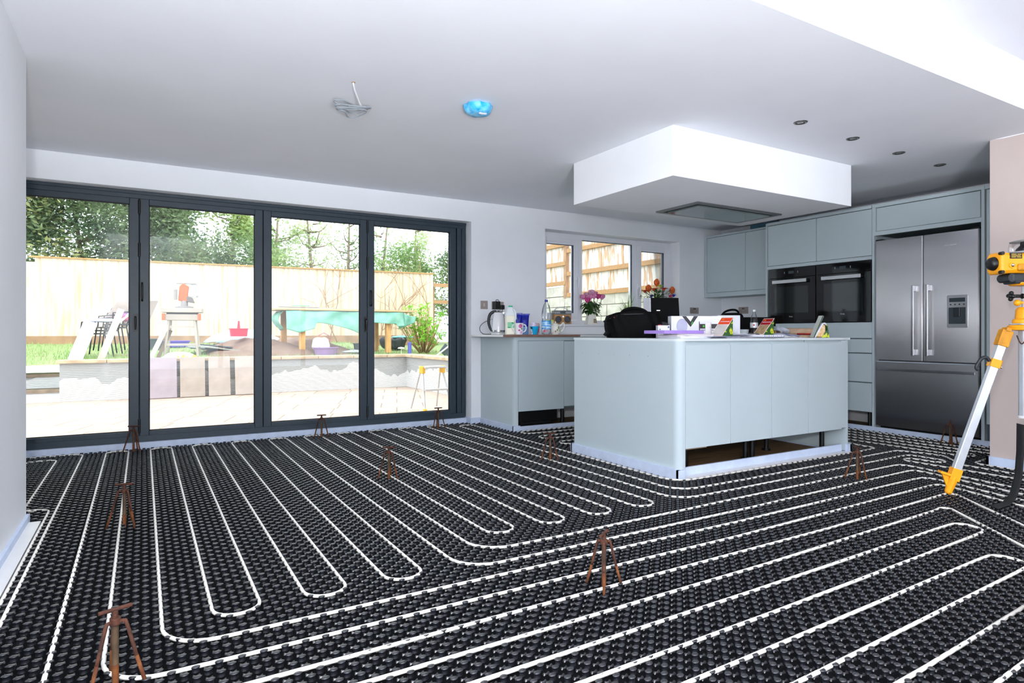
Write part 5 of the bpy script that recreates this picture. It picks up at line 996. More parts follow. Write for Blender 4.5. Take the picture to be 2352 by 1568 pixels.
# retaining wall with combed render, half painted
RW = bpy.data.materials.new('combed_render'); RW.use_nodes = True; n_, l_, p_ = nodes_of(RW)
tcn = n_.new('ShaderNodeTexCoord'); mpn = n_.new('ShaderNodeMapping'); mpn.inputs['Scale'].default_value = (1.0, 1.0, 0.45); l_.new(tcn.outputs['Object'], mpn.inputs[0])
nzn = n_.new('ShaderNodeTexNoise'); nzn.inputs['Scale'].default_value = 2.2; nzn.inputs['Detail'].default_value = 3; l_.new(mpn.outputs[0], nzn.inputs[0])
spn_ = n_.new('ShaderNodeSeparateXYZ'); l_.new(tcn.outputs['Object'], spn_.inputs[0]); mm = n_.new('ShaderNodeMath'); mm.operation = 'MULTIPLY_ADD'; mm.inputs[1].default_value = 0.75; mm.inputs[2].default_value = -0.03; l_.new(nzn.outputs[0], mm.inputs[0])
gt = n_.new('ShaderNodeMath'); gt.operation = 'LESS_THAN'; l_.new(spn_.outputs['Z'], gt.inputs[0]); l_.new(mm.outputs[0], gt.inputs[1])
mxn = n_.new('ShaderNodeMixRGB'); l_.new(gt.outputs[0], mxn.inputs[0]); mxn.inputs[1].default_value = rgb('#a6a6a4'); mxn.inputs[2].default_value = rgb('#d9d9d8'); l_.new(mxn.outputs[0], p_.inputs['Base Color']); p_.inputs['Roughness'].default_value = 0.85
wv = n_.new('ShaderNodeTexWave'); wv.bands_direction = 'Z'; wv.inputs['Scale'].default_value = 12; wv.inputs['Distortion'].default_value = 1.5; l_.new(tcn.outputs['Object'], wv.inputs[0]); bp = n_.new('ShaderNodeBump'); bp.inputs['Strength'].default_value = 0.5; bp.inputs['Distance'].default_value = 0.02; l_.new(wv.outputs[0], bp.inputs['Height']); l_.new(bp.outputs[0], p_.inputs['Normal'])
SAND = mat('sandstone_coping', '#cdb392', 0.8, var=0.15, scale=6, bump=0.3, bscale=20)
rw = thing('retaining_wall', 'low grey rendered retaining wall round the patio with stone coping', 'garden wall', (2, 11.9, -0.055)); rw['kind'] = 'structure'
part(rw, 'wall_face', MB().box((-1.10, 11.80, -0.06), (4.75, 12.02, 0.535)), RW)
part(rw, 'return_wall', MB().box((4.50, 7.6, -0.06), (4.75, 11.80, 0.535)), RW)
for i in range(9):
    x = -1.14 + 0.655 * i; part(rw, 'coping_stone', MB().box((x, 11.755, 0.535), (x + 0.645, 12.08, 0.585)), SAND, bevel=0.006)
for i in range(7):
    y = 7.6 + 0.6 * i; part(rw, 'coping_stone', MB().box((4.455, y, 0.535), (4.80, y + 0.59, 0.585)), SAND, bevel=0.006)
stp = thing('garden_steps', 'sandstone garden steps left of the retaining wall', 'steps', (-2.0, 12.1, -0.055)); stp['kind'] = 'structure'
for k, (z0, z1, y) in enumerate(((-0.06, 0.13, 12.0), (0.13, 0.36, 12.3))):
    part(stp, 'riser', MB().box((-3.6, y, z0), (-1.10, y + 0.4, z1 - 0.05)), RW); part(stp, 'tread', MB().box((-3.6, y - 0.04, z1 - 0.05), (-1.10, y + 0.4, z1)), mat('step_stone', '#94826f', 0.85, var=0.15), bevel=0.006)
# lawn and soil
def ground(x, y):
    z = 0.50 + max(0, min(1, (y - 12.0) / 4.2)) * 0.27
    if x > 4.6: z = 0.50 + max(0, min(1, (y - 12.0) / 5)) * 0.2
    return z + 0.012 * math.sin(2.3 * x) * math.cos(1.9 * y)
SOIL = mat('garden_soil', '#8c7567', 0.95, var=0.2, scale=4, bump=0.6, bscale=30, color2='#7a5f50')
GRS = mat('lawn_green', '#8fa46c', 0.9, var=0.3, scale=2.5, bump=0.6, bscale=60, color2='#968c6a', thr=(0.5, 0.68))
def strip(x0, x1, y0, y1, nu, nv): return MB().grid(lambda u, v: (x0 + (x1 - x0) * u, y0 + (y1 - y0) * v, ground(x0 + (x1 - x0) * u, y0 + (y1 - y0) * v)), nu, nv)
struct('lawn', strip(-4.5, 4.76, 12.02, 20, 40, 30), GRS, 'sloping lawn above the retaining wall', smooth=True)
struct('bank', strip(4.76, 14, 6.6, 20, 30, 40), GRS, 'grass bank to the right of the retaining wall', smooth=True)
bl = MB(); random.seed(31)
for i in range(9000):
    x = random.uniform(-2.6, 5.9); y = random.uniform(12.12, 16.0) if x < 4.5 else random.uniform(10, 16)
    if x > 4.4 and x < 4.86 and y < 12.1: continue
    if 1.4 < x < 3.8 and 12.9 < y < 15.6 and random.random() < 0.93: continue
    if random.random() < 0.35 * (math.sin(1.3 * x) + math.cos(2.1 * y)): continue
    z = ground(x, y) - 0.005; a = random.uniform(0, 6.28); h_ = random.uniform(0.035, 0.10); w = 0.006; dx, dy = math.cos(a) * w, math.sin(a) * w; lx, ly = random.uniform(-0.03, 0.03), random.uniform(-0.03, 0.03)
    bl.add([(x - dx, y - dy, z), (x + dx, y + dy, z), (x + lx, y + ly, z + h_)], [(0, 1, 2)])
tag(bl.build('grass', mat('grass_blade', '#86a65e', 0.7, var=0.35, scale=1.5, color2='#a3bb7c')), 'short green grass growing on the lawn', 'grass', None, 'stuff')
def heap(u, v):
    x, y = 1.0 + 3.0 * u, 12.7 + 2.6 * v; e = math.sin(math.pi * u) ** 0.6 * math.sin(math.pi * v) ** 0.6
    return (x, y, ground(x, y) - 0.03 + 0.33 * e * (0.75 + 0.25 * math.sin(5 * x + 3 * y)) + 0.03 * math.sin(13 * x) * math.sin(11 * y) * e)
tag(MB().grid(heap, 36, 30).build('soil_heap', SOIL, smooth=True), 'heap of brown soil spread across the middle of the lawn', 'soil heap', None, 'stuff')
# fences
FW = mat('new_fence_boards', '#e0d0b9', 0.75, scale=3.2, stretch=(3, 3, 0.35), bump=0.1, color2='#cfb08c', thr=(0.45, 0.75))
FW2 = mat('fence_gravel_board', '#b08a6a', 0.8, var=0.15, scale=4)
bf = thing('garden_fence', 'long pale closeboard fence across the back of the garden', 'fence', (2.5, 16.2, 0.7)); m = MB(); random.seed(2)
x = -4.4; i = 0
while x < 6.96:
    w_ = 0.105; x1 = min(x + w_, 6.98); lo = 0.72 if x > 4.6 else 0.92
    top = (2.475 if x < -2.02 else 2.585 + 0.008 * x) + 0.0; y = 16.20 + random.uniform(0, 0.012); m.prism([(x, y - 0.004), (x1, y + 0.018), (x1, y + 0.036), (x, y + 0.022)], lo, top); x = x1 - 0.006
part(bf, 'boards', m, FW)
part(bf, 'cap_rail', MB().prism([(-2.02, 2.569), (6.99, 2.641), (6.99, 2.668), (-2.02, 2.596)], 16.165, 16.25, ax=1), mat('cap_wood', '#c9985f', 0.7, var=0.12, scale=6)); part(bf, 'gravel_board', MB().box((-4.4, 16.185, 0.60), (6.98, 16.205, 0.94)), FW2)
WOODR = mat('orange_rail_wood', '#b98e62', 0.7, var=0.15, scale=6, stretch=(1, 8, 8))
WST = mat('peeling_fence_boards', '#c4a184', 0.8, scale=1.9, stretch=(1, 5.5, 1.1), color2='#e0dad4', thr=(0.43, 0.52), bump=0.2)
STN = mat('split_stone_block', '#c6c0b6', 0.9, var=0.12, scale=7, bump=0.9, bscale=14)
def side_fence(y0, y1, zb, zt, rails, label):
    f = thing('side_fence', label, 'fence', (8.0, (y0 + y1) / 2, zb)); m = MB(); y = y0; q = 0
    while y < y1 - 0.02:
        ye = min(y + 0.112, y1); m.box((8.02 + 0.008 * (q % 2), y, zb), (8.045 + 0.008 * (q % 2), ye - 0.003, zt)); y = ye; q += 1
    part(f, 'boards', m, WST)
    for z in rails: part(f, 'rail', MB().box((7.955, y0, z - 0.045), (8.02, y1, z + 0.045)), WOODR, bevel=0.004)
    part(f, 'post', MB().box((7.97, y0 - 0.02, zb - 0.3), (8.06, y0 + 0.08, zt)), FW2); return f
side_fence(11.25, 14.9, 2.06, 3.5, (2.10, 2.53, 2.95), 'far weathered side fence panel seen in the left window pane')
side_fence(5.6, 11.2, 1.80, 3.35, (1.83, 2.29, 2.79), 'near peeling side fence panel with orange rails outside the kitchen window')
bw = thing('block_wall', 'pale split stone block wall below the side fence', 'garden wall', (8.1, 9.5, 0.4)); bw['kind'] = 'structure'; random.seed(4)
for rrow in range(8):
    y = 5.4 - random.uniform(0, 0.4); z = 0.2 + 0.23 * rrow; m = MB()
    while y < 15:
        y1 = y + random.uniform(0.38, 0.56)
        if z + 0.2 < (1.79 if y < 11.1 else 2.05): m.box((8.0 - random.uniform(0.0, 0.025), y, z), (8.28, y1 - 0.012, z + 0.218))
        y = y1
    if m.v: part(bw, 'block_course', m, STN, bevel=0.01)
part(bw, 'mortar_core', MB().box((8.02, 5.4, 0.2), (8.26, 15, 1.79)), mat('grey_mortar', '#a09a92', 0.9))
rlf = thing('rail_fence', 'unfinished run of orange rails at the right end of the back fence', 'fence', (7.5, 16.3, 0.6))
for z in (1.88, 2.35): part(rlf, 'rail', MB().box((6.985, 16.28, z - 0.05), (8.3, 16.33, z + 0.05)), WOODR)
for x in (7.02, 8.25): part(rlf, 'post', MB().box((x - 0.03, 16.33, 0.5), (x + 0.05, 16.42, 2.45)), FW2)
o = MB().box((7.35, 15.2, 0.6), (7.47, 15.32, 2.35)).build('fence_post', mat('grey_post', '#b9b4ae', 0.9, var=0.1)); tag(o, 'grey concrete post at the right end of the garden', 'post')

# ---------------------------------------------------------------- trees beyond the fence
def leafcloud(n, fn, size, rn, up=0.4):
    v = np.zeros((n * 4, 3))
    for i in range(n):
        p = fn(); d = Vector((rn.gauss(0, 1), rn.gauss(0, 1), rn.gauss(0, 1) * 0.6)).normalized(); s = d.cross(Vector((rn.gauss(0, 1), rn.gauss(0, 1), rn.gauss(0, 1)))).normalized(); L_ = size * rn.uniform(0.7, 1.4); W_ = L_ * 0.36; P_ = Vector(p)
        v[4 * i] = P_ - d * L_ * 0.5; v[4 * i + 1] = P_ + s * W_ * 0.5; v[4 * i + 2] = P_ + d * L_ * 0.5; v[4 * i + 3] = P_ - s * W_ * 0.5
    return v
def mesh_quads(name, v, m, parent):
    nq = len(v) // 4; me = bpy.data.meshes.new(name); me.vertices.add(len(v)); me.vertices.foreach_set('co', v.ravel()); me.loops.add(nq * 4); me.loops.foreach_set('vertex_index', np.arange(nq * 4, dtype=np.int32)); me.polygons.add(nq); me.polygons.foreach_set('loop_start', np.arange(0, nq * 4, 4, dtype=np.int32)); me.materials.append(m); me.update(calc_edges=True)
    o = bpy.data.objects.new(name, me); COL.objects.link(o); o.parent = parent; return o
def leafmat(name, a, b, sc=1.2):
    if name in MATS: return MATS[name]
    m = mat(name, a, 0.6, scale=sc, color2=b, thr=(0.4, 0.6)); n, l, p = nodes_of(m)
    tl_ = n.new('ShaderNodeBsdfTranslucent'); l.new(p.inputs['Base Color'].links[0].from_socket, tl_.inputs[0]); mx = n.new('ShaderNodeMixShader'); mx.inputs[0].default_value = 0.35; l.new(p.outputs[0], mx.inputs[1]); l.new(tl_.outputs[0], mx.inputs[2]); l.new(mx.outputs[0], n['Material Output'].inputs[0]); return m
BARK = mat('tree_bark', '#94836f', 0.9, var=0.25, scale=12)
def tree(name, label, x, y, h_, r, n, size, m, seed, z0=0.6, crown=0.25, sparse=False, shape=1.0):
    rn = random.Random(seed); t = thing(name, label, 'tree', (x, y, z0), group='trees beyond the garden fence'); br = MB(); tips = []
    br.tube([(0, 0, -0.1), (rn.uniform(-.1, .1), rn.uniform(-.1, .1), h_ * 0.4), (rn.uniform(-.25, .25), rn.uniform(-.2, .2), h_ * 0.95)], [0.09, 0.06, 0.015], 7)
    nb_ = 26 if sparse else 16
    for i in range(nb_):
        zz = h_ * rn.uniform(crown, 0.95); a = rn.uniform(0, 6.28); ln = r * rn.uniform(0.5, 1.0) * (1.15 - 0.6 * zz / h_); e = Vector((math.cos(a) * ln, math.sin(a) * ln * 0.8, zz + ln * rn.uniform(0.2, 0.9 if sparse else 0.5)))
        md = Vector((math.cos(a) * ln * 0.5, math.sin(a) * ln * 0.4, zz + ln * 0.12)); br.tube([(0, 0, zz), md, e], [0.028, 0.018, 0.006], 5); tips.append((md, e))
    br.build('trunk', BARK, t, smooth=True)
    def pt_():
        if sparse:
            a_, b_ = tips[rn.randrange(len(tips))]; k_ = rn.uniform(0.1, 1.15); q = a_.lerp(b_, k_); s = 0.16; return (q.x + rn.gauss(0, s), max(16.5 - y, q.y + rn.gauss(0, s)), q.z + rn.gauss(0, s))
        a_, b_ = tips[rn.randrange(len(tips))]; q = a_.lerp(b_, rn.uniform(0.2, 1.2)); s = 0.30 * r / 1.5; return (q.x + rn.gauss(0, s), max(16.5 - y, q.y + rn.gauss(0, s)), q.z + rn.gauss(0, s * 1.1))
    mesh_quads('foliage', leafcloud(n, pt_, size, rn), m, t); return t
DK = leafmat('conifer_green', '#7f9262', '#4c6444'); MD = leafmat('laurel_green', '#94ad66', '#64854c'); PL = leafmat('pale_spring_green', '#bcc893', '#93ab70'); YG = leafmat('yellow_green', '#abbb70', '#7f9a58')
DK2 = leafmat('olive_evergreen', '#a5a76a', '#5d7046')
TREES = [('evergreen_tree', 'dense olive evergreen tree at the far left behind the fence', -2.9, 17.6, 4.3, 1.7, 15000, 0.13, DK2, 1, 0.15, False), ('evergreen_tree', 'dark evergreen tree second from the left behind the fence', -1.3, 18.0, 4.6, 1.6, 15000, 0.13, DK, 2, 0.15, False),
         ('evergreen_tree', 'shaded evergreen tree behind the first door joint', 0.1, 18.4, 4.2, 1.2, 8000, 0.13, DK, 3, 0.2, False), ('leafy_tree', 'light leafy tree at the left of the second door pane', 1.0, 18.6, 4.4, 1.3, 5500, 0.11, MD, 4, 0.25, True),
         ('leafy_tree', 'yellowish leafy tree in the middle of the second door pane', 2.0, 18.3, 4.2, 1.3, 6000, 0.11, YG, 5, 0.2, True), ('laurel_bush', 'low dark laurel behind the fence in the second pane', 1.2, 17.2, 2.6, 1.3, 5500, 0.12, DK, 6, 0.3, False),
         ('leafy_tree', 'pale thin tree behind the second door joint', 3.2, 18.6, 4.4, 1.2, 5000, 0.10, PL, 7, 0.2, True), ('laurel_bush', 'mid green laurel behind the fence left of the third pane', 2.9, 17.2, 2.7, 1.1, 5000, 0.12, MD, 8, 0.3, False),
         ('sparse_tree', 'bare branched pale tree at the left of the third pane', 4.2, 18.4, 4.5, 1.0, 1900, 0.10, PL, 9, 0.2, True), ('sparse_tree', 'thin sparse tree in the middle of the third pane', 5.3, 18.8, 4.4, 0.9, 1100, 0.10, MD, 10, 0.2, True), ('sparse_tree', 'slender sparse tree at the right of the third pane', 6.3, 18.6, 4.3, 0.9, 1200, 0.10, MD, 11, 0.2, True),
         ('laurel_bush', 'low green laurel behind the fence at the right of the third pane', 5.9, 17.4, 2.4, 1.1, 3500, 0.11, MD, 12, 0.3, False), ('leafy_tree', 'pale willowy tree filling the fourth door pane', 7.4, 18.6, 4.4, 1.3, 4200, 0.10, PL, 13, 0.2, True),
         ('laurel_bush', 'dark green laurel at the left of the fourth pane', 6.9, 17.3, 2.7, 0.9, 4500, 0.12, MD, 14, 0.25, False), ('laurel_bush', 'dark green laurel at the right of the fourth pane', 8.2, 17.2, 2.7, 1.0, 4500, 0.12, DK, 15, 0.2, False), ('leafy_tree', 'tall pale tree at the far right of the garden', 9.4, 19.0, 4.6, 1.3, 4000, 0.10, PL, 16, 0.2, True)]
for nm, lb, x, y, h_, r, n, sz, m_, sd_, cr_, spz in TREES: tree(nm, lb, x, y, h_, r, n, sz, m_, sd_, 0.6, cr_, spz)
# bush on the bank, climber on the fence
rn = random.Random(44); bs = thing('hydrangea_bush', 'bright green budding bush on the bank in the fourth pane', 'bush', (5.45, 13.2, 0.56)); st_ = MB(); tips = []
for i in range(70):
    a = rn.uniform(0, 6.28); ln = rn.uniform(0.05, 0.62); hh = rn.uniform(0.45, 1.18) * (1 - 0.3 * (ln / 0.62) ** 2); e = Vector((math.cos(a) * ln, math.sin(a) * ln * 0.8, hh)); st_.tube([(e.x * 0.15, e.y * 0.15, -0.02), (e.x * 0.65, e.y * 0.65, hh * 0.5), e], [0.008, 0.007, 0.005], 5); tips.append(e)
st_.build('stems', mat('tan_stem', '#b89068', 0.8, var=0.15, scale=20), bs, smooth=True)
def bp_():
    e = tips[rn.randrange(len(tips))]; k_ = rn.choice((1, 1, 1, 0.75, 0.55)); return (e.x * k_ + rn.gauss(0, 0.03), e.y * k_ + rn.gauss(0, 0.03), e.z * k_ + rn.gauss(0, 0.035))
mesh_quads('leaves', leafcloud(1100, bp_, 0.085, rn), leafmat('bud_green', '#8fc93f', '#6fae34'), bs)
rn = random.Random(6); cl = thing('fence_climber', 'bare twiggy climber trained against the fence', 'climber', (4.9, 16.05, 0.8)); m = MB()
def twig(p, d, ln, r, k):
    q = [Vector(p)]
    for i in range(4): d = (d + Vector((rn.gauss(0, 0.14), 0, rn.gauss(0, 0.14)))).normalized(); q.append(q[-1] + d * ln / 4)
    m.tube(q, [r, r * .9, r * .8, r * .7, r * .5], 5)
    if k: 
        for i in range(3): twig(q[rn.randrange(1, 5)], (d + Vector((rn.gauss(0, 0.7), 0, rn.gauss(0, 0.5)))).normalized(), ln * 0.6, r * 0.6, k - 1)
for x, dx in ((-0.85, 0.1), (-0.6, -0.3), (0.5, -0.25), (0.7, 0.2), (1.5, -0.35), (2.0, -0.1)): twig((x, 0, -0.1), Vector((dx, 0, 1)), 1.45, 0.014, 2)
m.build('twigs', mat('twig_brown', '#a5825f', 0.9), cl, smooth=True)

# ---------------------------------------------------------------- things on the lawn
GW = mat('weathered_timber', '#b3a79c', 0.8, var=0.1, scale=3)
def at(px_y, x, y): return (x, y, ground(x, y))
# stacked metal chairs
BM = mat('black_iron', '#2a2e38', 0.5, var=0.1)
def chair(x, y, z, label, rz):
    c = thing('garden_chair', label, 'chair', (x, y, z), rz=rz, group='stacked black garden chairs')
    m = MB(); m.box((-0.22, -0.21, 0.40), (0.22, 0.21, 0.425)); m.build('seat', BM, c, bevel=0.01)
    b = MB().tube([(-0.20, 0.20, 0.42), (-0.20, 0.26, 0.70), (-0.17, 0.30, 0.86), (0, 0.31, 0.90), (0.17, 0.30, 0.86), (0.20, 0.26, 0.70), (0.20, 0.20, 0.42)], 0.012, 6)
    for k in (-0.1, 0.0, 0.1): b.tube([(k, 0.20, 0.43), (k * 1.4, 0.27, 0.68), (k, 0.305, 0.88)], 0.008, 5)
    b.build('backrest', BM, c, smooth=True)
    for sx in (-1, 1):
        MB().tube([(sx * 0.20, -0.19, 0.41), (sx * 0.22, -0.24, 0.0)], 0.012, 6).build('leg', BM, c, smooth=True); MB().tube([(sx * 0.20, 0.20, 0.41), (sx * 0.22, 0.26, 0.0)], 0.012, 6).build('leg', BM, c, smooth=True)
        MB().tube([(sx * 0.23, -0.17, 0.42), (sx * 0.24, -0.15, 0.62), (sx * 0.24, 0.05, 0.64), (sx * 0.21, 0.26, 0.62)], 0.012, 6).build('armrest', BM, c, smooth=True)
    return c
g0 = ground(-0.6, 13.4); c0 = chair(-0.75, 13.45, g0, 'lowest black iron garden chair of the leaning stack', -1.35)
for i, lb in enumerate(('second black iron garden chair of the leaning stack', 'third black iron garden chair of the leaning stack', 'topmost black iron garden chair of the leaning stack')): dup(c0, (-0.75 + 0.13 * (i + 1), 13.47, g0 + 0.055 * (i + 1)), -1.35, lb)
def plank(p0, p1, w_, t_, m_, name, label, cat='plank'):
    p0 = Vector(p0); p1 = Vector(p1); ax = (p1 - p0).normalized(); s = ax.cross(Vector((0, 1, 0))).normalized(); n = s.cross(ax); M = Matrix((s, n, ax)).transposed().to_4x4(); M.translation = p0
    o = MB().box((-w_ / 2, -t_ / 2, 0), (w_ / 2, t_ / 2, (p1 - p0).length), M).build(name, m_, None, bevel=0.004); tag(o, label, cat); return o
plank((-0.62, 12.60, ground(-0.6, 12.6) - 0.01), (-0.33, 13.1, 1.42), 0.105, 0.045, GW, 'timber_plank', 'pale timber plank leaning on the chair stack')
plank((-0.98, 12.65, ground(-1, 12.6) - 0.01), (-0.78, 13.1, 1.18), 0.20, 0.09, mat('white_box_section', '#dfe3ea', 0.5, var=0.03), 'white_trunking', 'white box section board leaning left of the chair stack', 'board')
o = MB().prism([(-0.62, 1.20), (-0.40, 1.56), (0.25, 1.60), (0.10, 1.22)], 13.3, 13.36, ax=1).build('grey_board', mat('grey_brown_board', '#a79a90', 0.8, var=0.1)); tag(o, 'tilted grey brown board lying over the stacked chairs', 'board')
o = MB().cyl((-0.42, 13.2, 1.15), (0.1, 13.22, 1.62), 0.025, n=10).build('white_pole', WHITEP, smooth=40); tag(o, 'white pole leaning across the stacked chairs', 'pole')
o = MB().box((-0.85, 13.1, 1.20), (-0.45, 13.5, 1.26)).build('striped_cushion', mat('striped_fabric', '#e2b3bd', 0.8, scale=3, stretch=(1, 1, 30), color2='#a9b6dc', thr=(0.48, 0.52)), bevel=0.02); tag(o, 'pink and blue striped cushion on top of the chair stack', 'cushion')
o = MB().ball((-0.30, 13.3, 1.29), 0.12, 14, 8, (1.2, 1, 0.7)).build('red_bundle', mat('pink_red_cloth', '#d84f66', 0.8, var=0.5, scale=14, color2='#6a6fae'), smooth=True); tag(o, 'crumpled red and blue cloth beside the striped cushion', 'cloth')
o = MB().box((-1.05, 14.9, 0.7), (-0.93, 15.02, 1.22)).build('timber_post_stub', FW2, bevel=0.008); tag(o, 'short brown timber post behind the white box section', 'post')
# saw on a work stand
ws = thing('work_stand', 'weathered timber work stand with four splayed legs', 'work stand', (0.63, 13.0, ground(0.63, 13.0)), rz=-0.15)
for sx in (-1, 1):
    for sy in (-1, 1): MB().tube([(sx * 0.20, sy * 0.12, 0.74), (sx * 0.27, sy * 0.24, 0.0)], 0.022, 6).build('leg', GW, ws, smooth=30)
MB().box((-0.25, -0.22, 0.20), (0.25, -0.18, 0.24)).build('stretcher', GW, ws); MB().box((-0.22, -0.15, 0.52), (0.22, -0.11, 0.56)).build('stretcher', GW, ws)
MB().box((-0.28, -0.17, 0.66), (0.28, 0.17, 0.77)).build('bench_rail', GW, ws, bevel=0.008); MB().box((-0.33, -0.2, 0.80), (0.33, 0.2, 0.88)).build('bench_top', GW, ws, bevel=0.008); MB().box((-0.25, -0.12, 0.77), (0.25, 0.12, 0.80)).build('spacer', mat('dark_timber', '#5f5853', 0.8), ws)
for sx in (-1, 1): MB().box((sx * 0.29 - 0.025, -0.19, 0.66), (sx * 0.29 + 0.025, -0.12, 0.78)).build('orange_bracket', mat('tool_orange', '#e0633a', 0.5), ws)
sw = thing('mitre_saw', 'orange and grey mitre saw on the timber work stand', 'saw', (0.66, 13.0, ground(0.63, 13.0) + 0.88), rz=-0.15)
MB().lathe([(0.15, 0.0), (0.15, 0.03), (0.06, 0.05), (0.055, 0.14)], n=20).build('turntable', mat('saw_grey', '#8f8a86', 0.5), sw, smooth=35)
MB().prism([(-0.10, 0.14), (0.05, 0.12), (0.08, 0.40), (-0.02, 0.46), (-0.08, 0.40)], -0.05, 0.05, ax=1).build('motor_arm', MATS['tool_orange'], sw, bevel=0.015); MB().prism([(0.04, 0.12), (0.17, 0.10), (0.13, 0.20), (0.04, 0.22)], -0.06, 0.06, ax=1).build('motor', mat('motor_dark', '#6a6460', 0.5), sw, bevel=0.01)
MB().box((-0.13, -0.02, 0.445), (0.20, 0.02, 0.465)).build('top_handle', MATS['saw_grey'], sw); MB().cyl((-0.14, -0.06, 0.16), (-0.14, -0.05, 0.34), 0.03, n=12).build('side_column', MATS['saw_grey'], sw)
o = crumple(0.86, 13.0, ground(0.63, 13.0) + 1.06, 0.16, 0.12, 0.17, mat('white_polythene', '#eef0f3', 0.4, var=0.03), 'white plastic bag hung on the back of the mitre saw', 12, 'plastic_bag')
sw_b = o
plank((0.10, 12.5, ground(0.1, 12.5) - 0.01), (0.36, 12.9, 1.10), 0.08, 0.04, GW, 'timber_plank', 'grey timber plank leaning left of the work stand')
plank((0.22, 12.7, ground(0.2, 12.7) - 0.01), (0.44, 13.0, 1.05), 0.06, 0.03, mat('brown_timber', '#7d6a5a', 0.8), 'timber_plank', 'thin brown plank leaning against the work stand')
def tub(x, y, r0, r1, h_, m_, label, name, cat, rz=0.0, handle=False, sq_=1.0):
    o = thing(name, label, cat, (x, y, ground(x, y)), rz=rz); MB().lathe([(r0, 0.0), (r1, h_), (r1 * 1.08, h_), (r1 * 1.08, h_ + 0.015), (r1 * 0.95, h_ + 0.015), (r0 * 0.9, 0.02), (0.001, 0.02)], n=22).build('bowl', m_, o, smooth=35)
    if handle: MB().tube([(-r1, 0, h_), (-r1 * 0.9, 0, h_ + r1 * 0.8), (0, 0, h_ + r1 * 1.3), (r1 * 0.9, 0, h_ + r1 * 0.8), (r1, 0, h_)], 0.010, 6).build('bucket_handle', m_, o, smooth=True)
    o.scale = (1, sq_, 1); return o
tub(0.62, 15.3, 0.22, 0.26, 0.12, mat('violet_plastic', '#6e5bd6', 0.4), 'violet plastic trug behind the work stand', 'trug', 'trug')
tub(0.12, 15.4, 0.20, 0.22, 0.10, mat('sea_green_plastic', '#42b27f', 0.4), 'sea green plastic tray left of the violet trug', 'tray', 'tray')
tub(0.10, 14.7, 0.24, 0.26, 0.20, mat('dark_slate_plastic', '#4c555c', 0.5), 'dark slate tub under the sea green tray', 'tub', 'tub')
tc_ = thing('tool_caddy', 'red plastic tool caddy with upright handle on the soil heap', 'tool caddy', (1.70, 14.0, 0.935)); RC = mat('caddy_red', '#dd3a55', 0.45, var=0.05)
loft([[(a * 0.15, b * 0.10, 0.0) for a, b in ((-1, -1), (1, -1), (1, 1), (-1, 1))], [(a * 0.165, b * 0.115, 0.15) for a, b in ((-1, -1), (1, -1), (1, 1), (-1, 1))]]).build('box', RC, tc_, bevel=0.008); MB().box((-0.175, -0.125, 0.145), (0.175, 0.125, 0.165)).build('rim', RC, tc_, bevel=0.004); MB().prism([(-0.03, 0.15), (0.03, 0.15), (0.018, 0.32), (-0.012, 0.32)], -0.02, 0.02, ax=1).build('handle', RC, tc_, bevel=0.006)
def sheet3(x0, x1, y0, y1, z, amp, m_, name, label, cat, seed):
    rn = random.Random(seed); a = [rn.uniform(2, 6) for _ in range(4)]
    o = MB().grid(lambda u, v: (x0 + (x1 - x0) * u, y0 + (y1 - y0) * v + 0.05 * math.sin(a[0] * u * 3), z + amp * math.sin(math.pi * u) ** 0.7 * math.sin(math.pi * v) ** 0.5 + 0.02 * math.sin(a[1] * u * 5) * math.cos(a[2] * v * 4)), 24, 16).build(name, m_, None, smooth=True, solid=0.004); tag(o, label, cat); return o
sheet3(1.15, 2.75, 14.6, 15.6, 0.80, 0.30, mat('pale_blue_tarp', '#a9cfee', 0.4, var=0.08), 'blue_tarpaulin', 'pale blue tarpaulin spread over a heap behind the red caddy', 'tarpaulin', 3)
for i, (x, y, rz, c, lb) in enumerate(((1.05, 13.6, 0.2, '#8d9494', 'grey slate sheet lying right of the work stand legs'), (1.25, 13.8, -0.3, '#5b6266', 'dark slate sheet lying on the pile right of the work stand'), (0.95, 13.3, 0.5, '#b4b5ae', 'pale board lying in front of the slate pile'), (1.35, 13.45, -0.1, '#a7a69a', 'buff board on the right of the slate pile'))):
    o = MB().cbox((0, 0, 0), (0.62, 0.34, 0.02), (0.08 * (-1) ** i, 0.10, rz)).build('waste_board', mat('waste_board_%d' % i, c, 0.8, var=0.1), None); o.location = (x, y, ground(x, y) + 0.09 + 0.035 * (i % 3)); tag(o, lb, 'board', 'loose boards by the work stand')
crumple(0.52, 12.35, ground(0.5, 12.4) - 0.01, 0.24, 0.15, 0.10, mat('yellow_white_sack', '#eceadc', 0.5, scale=6, color2='#e8dc2e', thr=(0.55, 0.6)), 'white and yellow plastic sack slumped behind the leaning slabs', 21, 'plastic_sack')
# slabs leaning on the wall
for i, (x, w_, c, lb) in enumerate(((0.285, 0.395, '#a89a9f', 'mauve stone slab leaning at the left end of the row'), (0.712, 0.370, '#ab9d91', 'second stone slab from the left leaning on the wall'), (1.118, 0.335, '#b0a298', 'third stone slab from the left leaning on the wall'), (1.545, 0.372, '#b5a79d', 'rightmost leaning stone slab, half behind the door joint'))):
    p0 = Vector((x, 11.50, -0.054)); o = MB().cbox((0, 0, 0.333), (w_, 0.032, 0.665)).build('stone_slab', mat('slab_stone_%d' % i, c, 0.75, var=0.08, scale=5, bump=0.5, bscale=6), None, bevel=0.006); o.location = (x, 11.60, -0.050); o.rotation_euler = (R(-11.5), 0.0, 0.012 * (-1) ** i); tag(o, lb, 'paving slab', 'paving slabs leaning on the retaining wall')
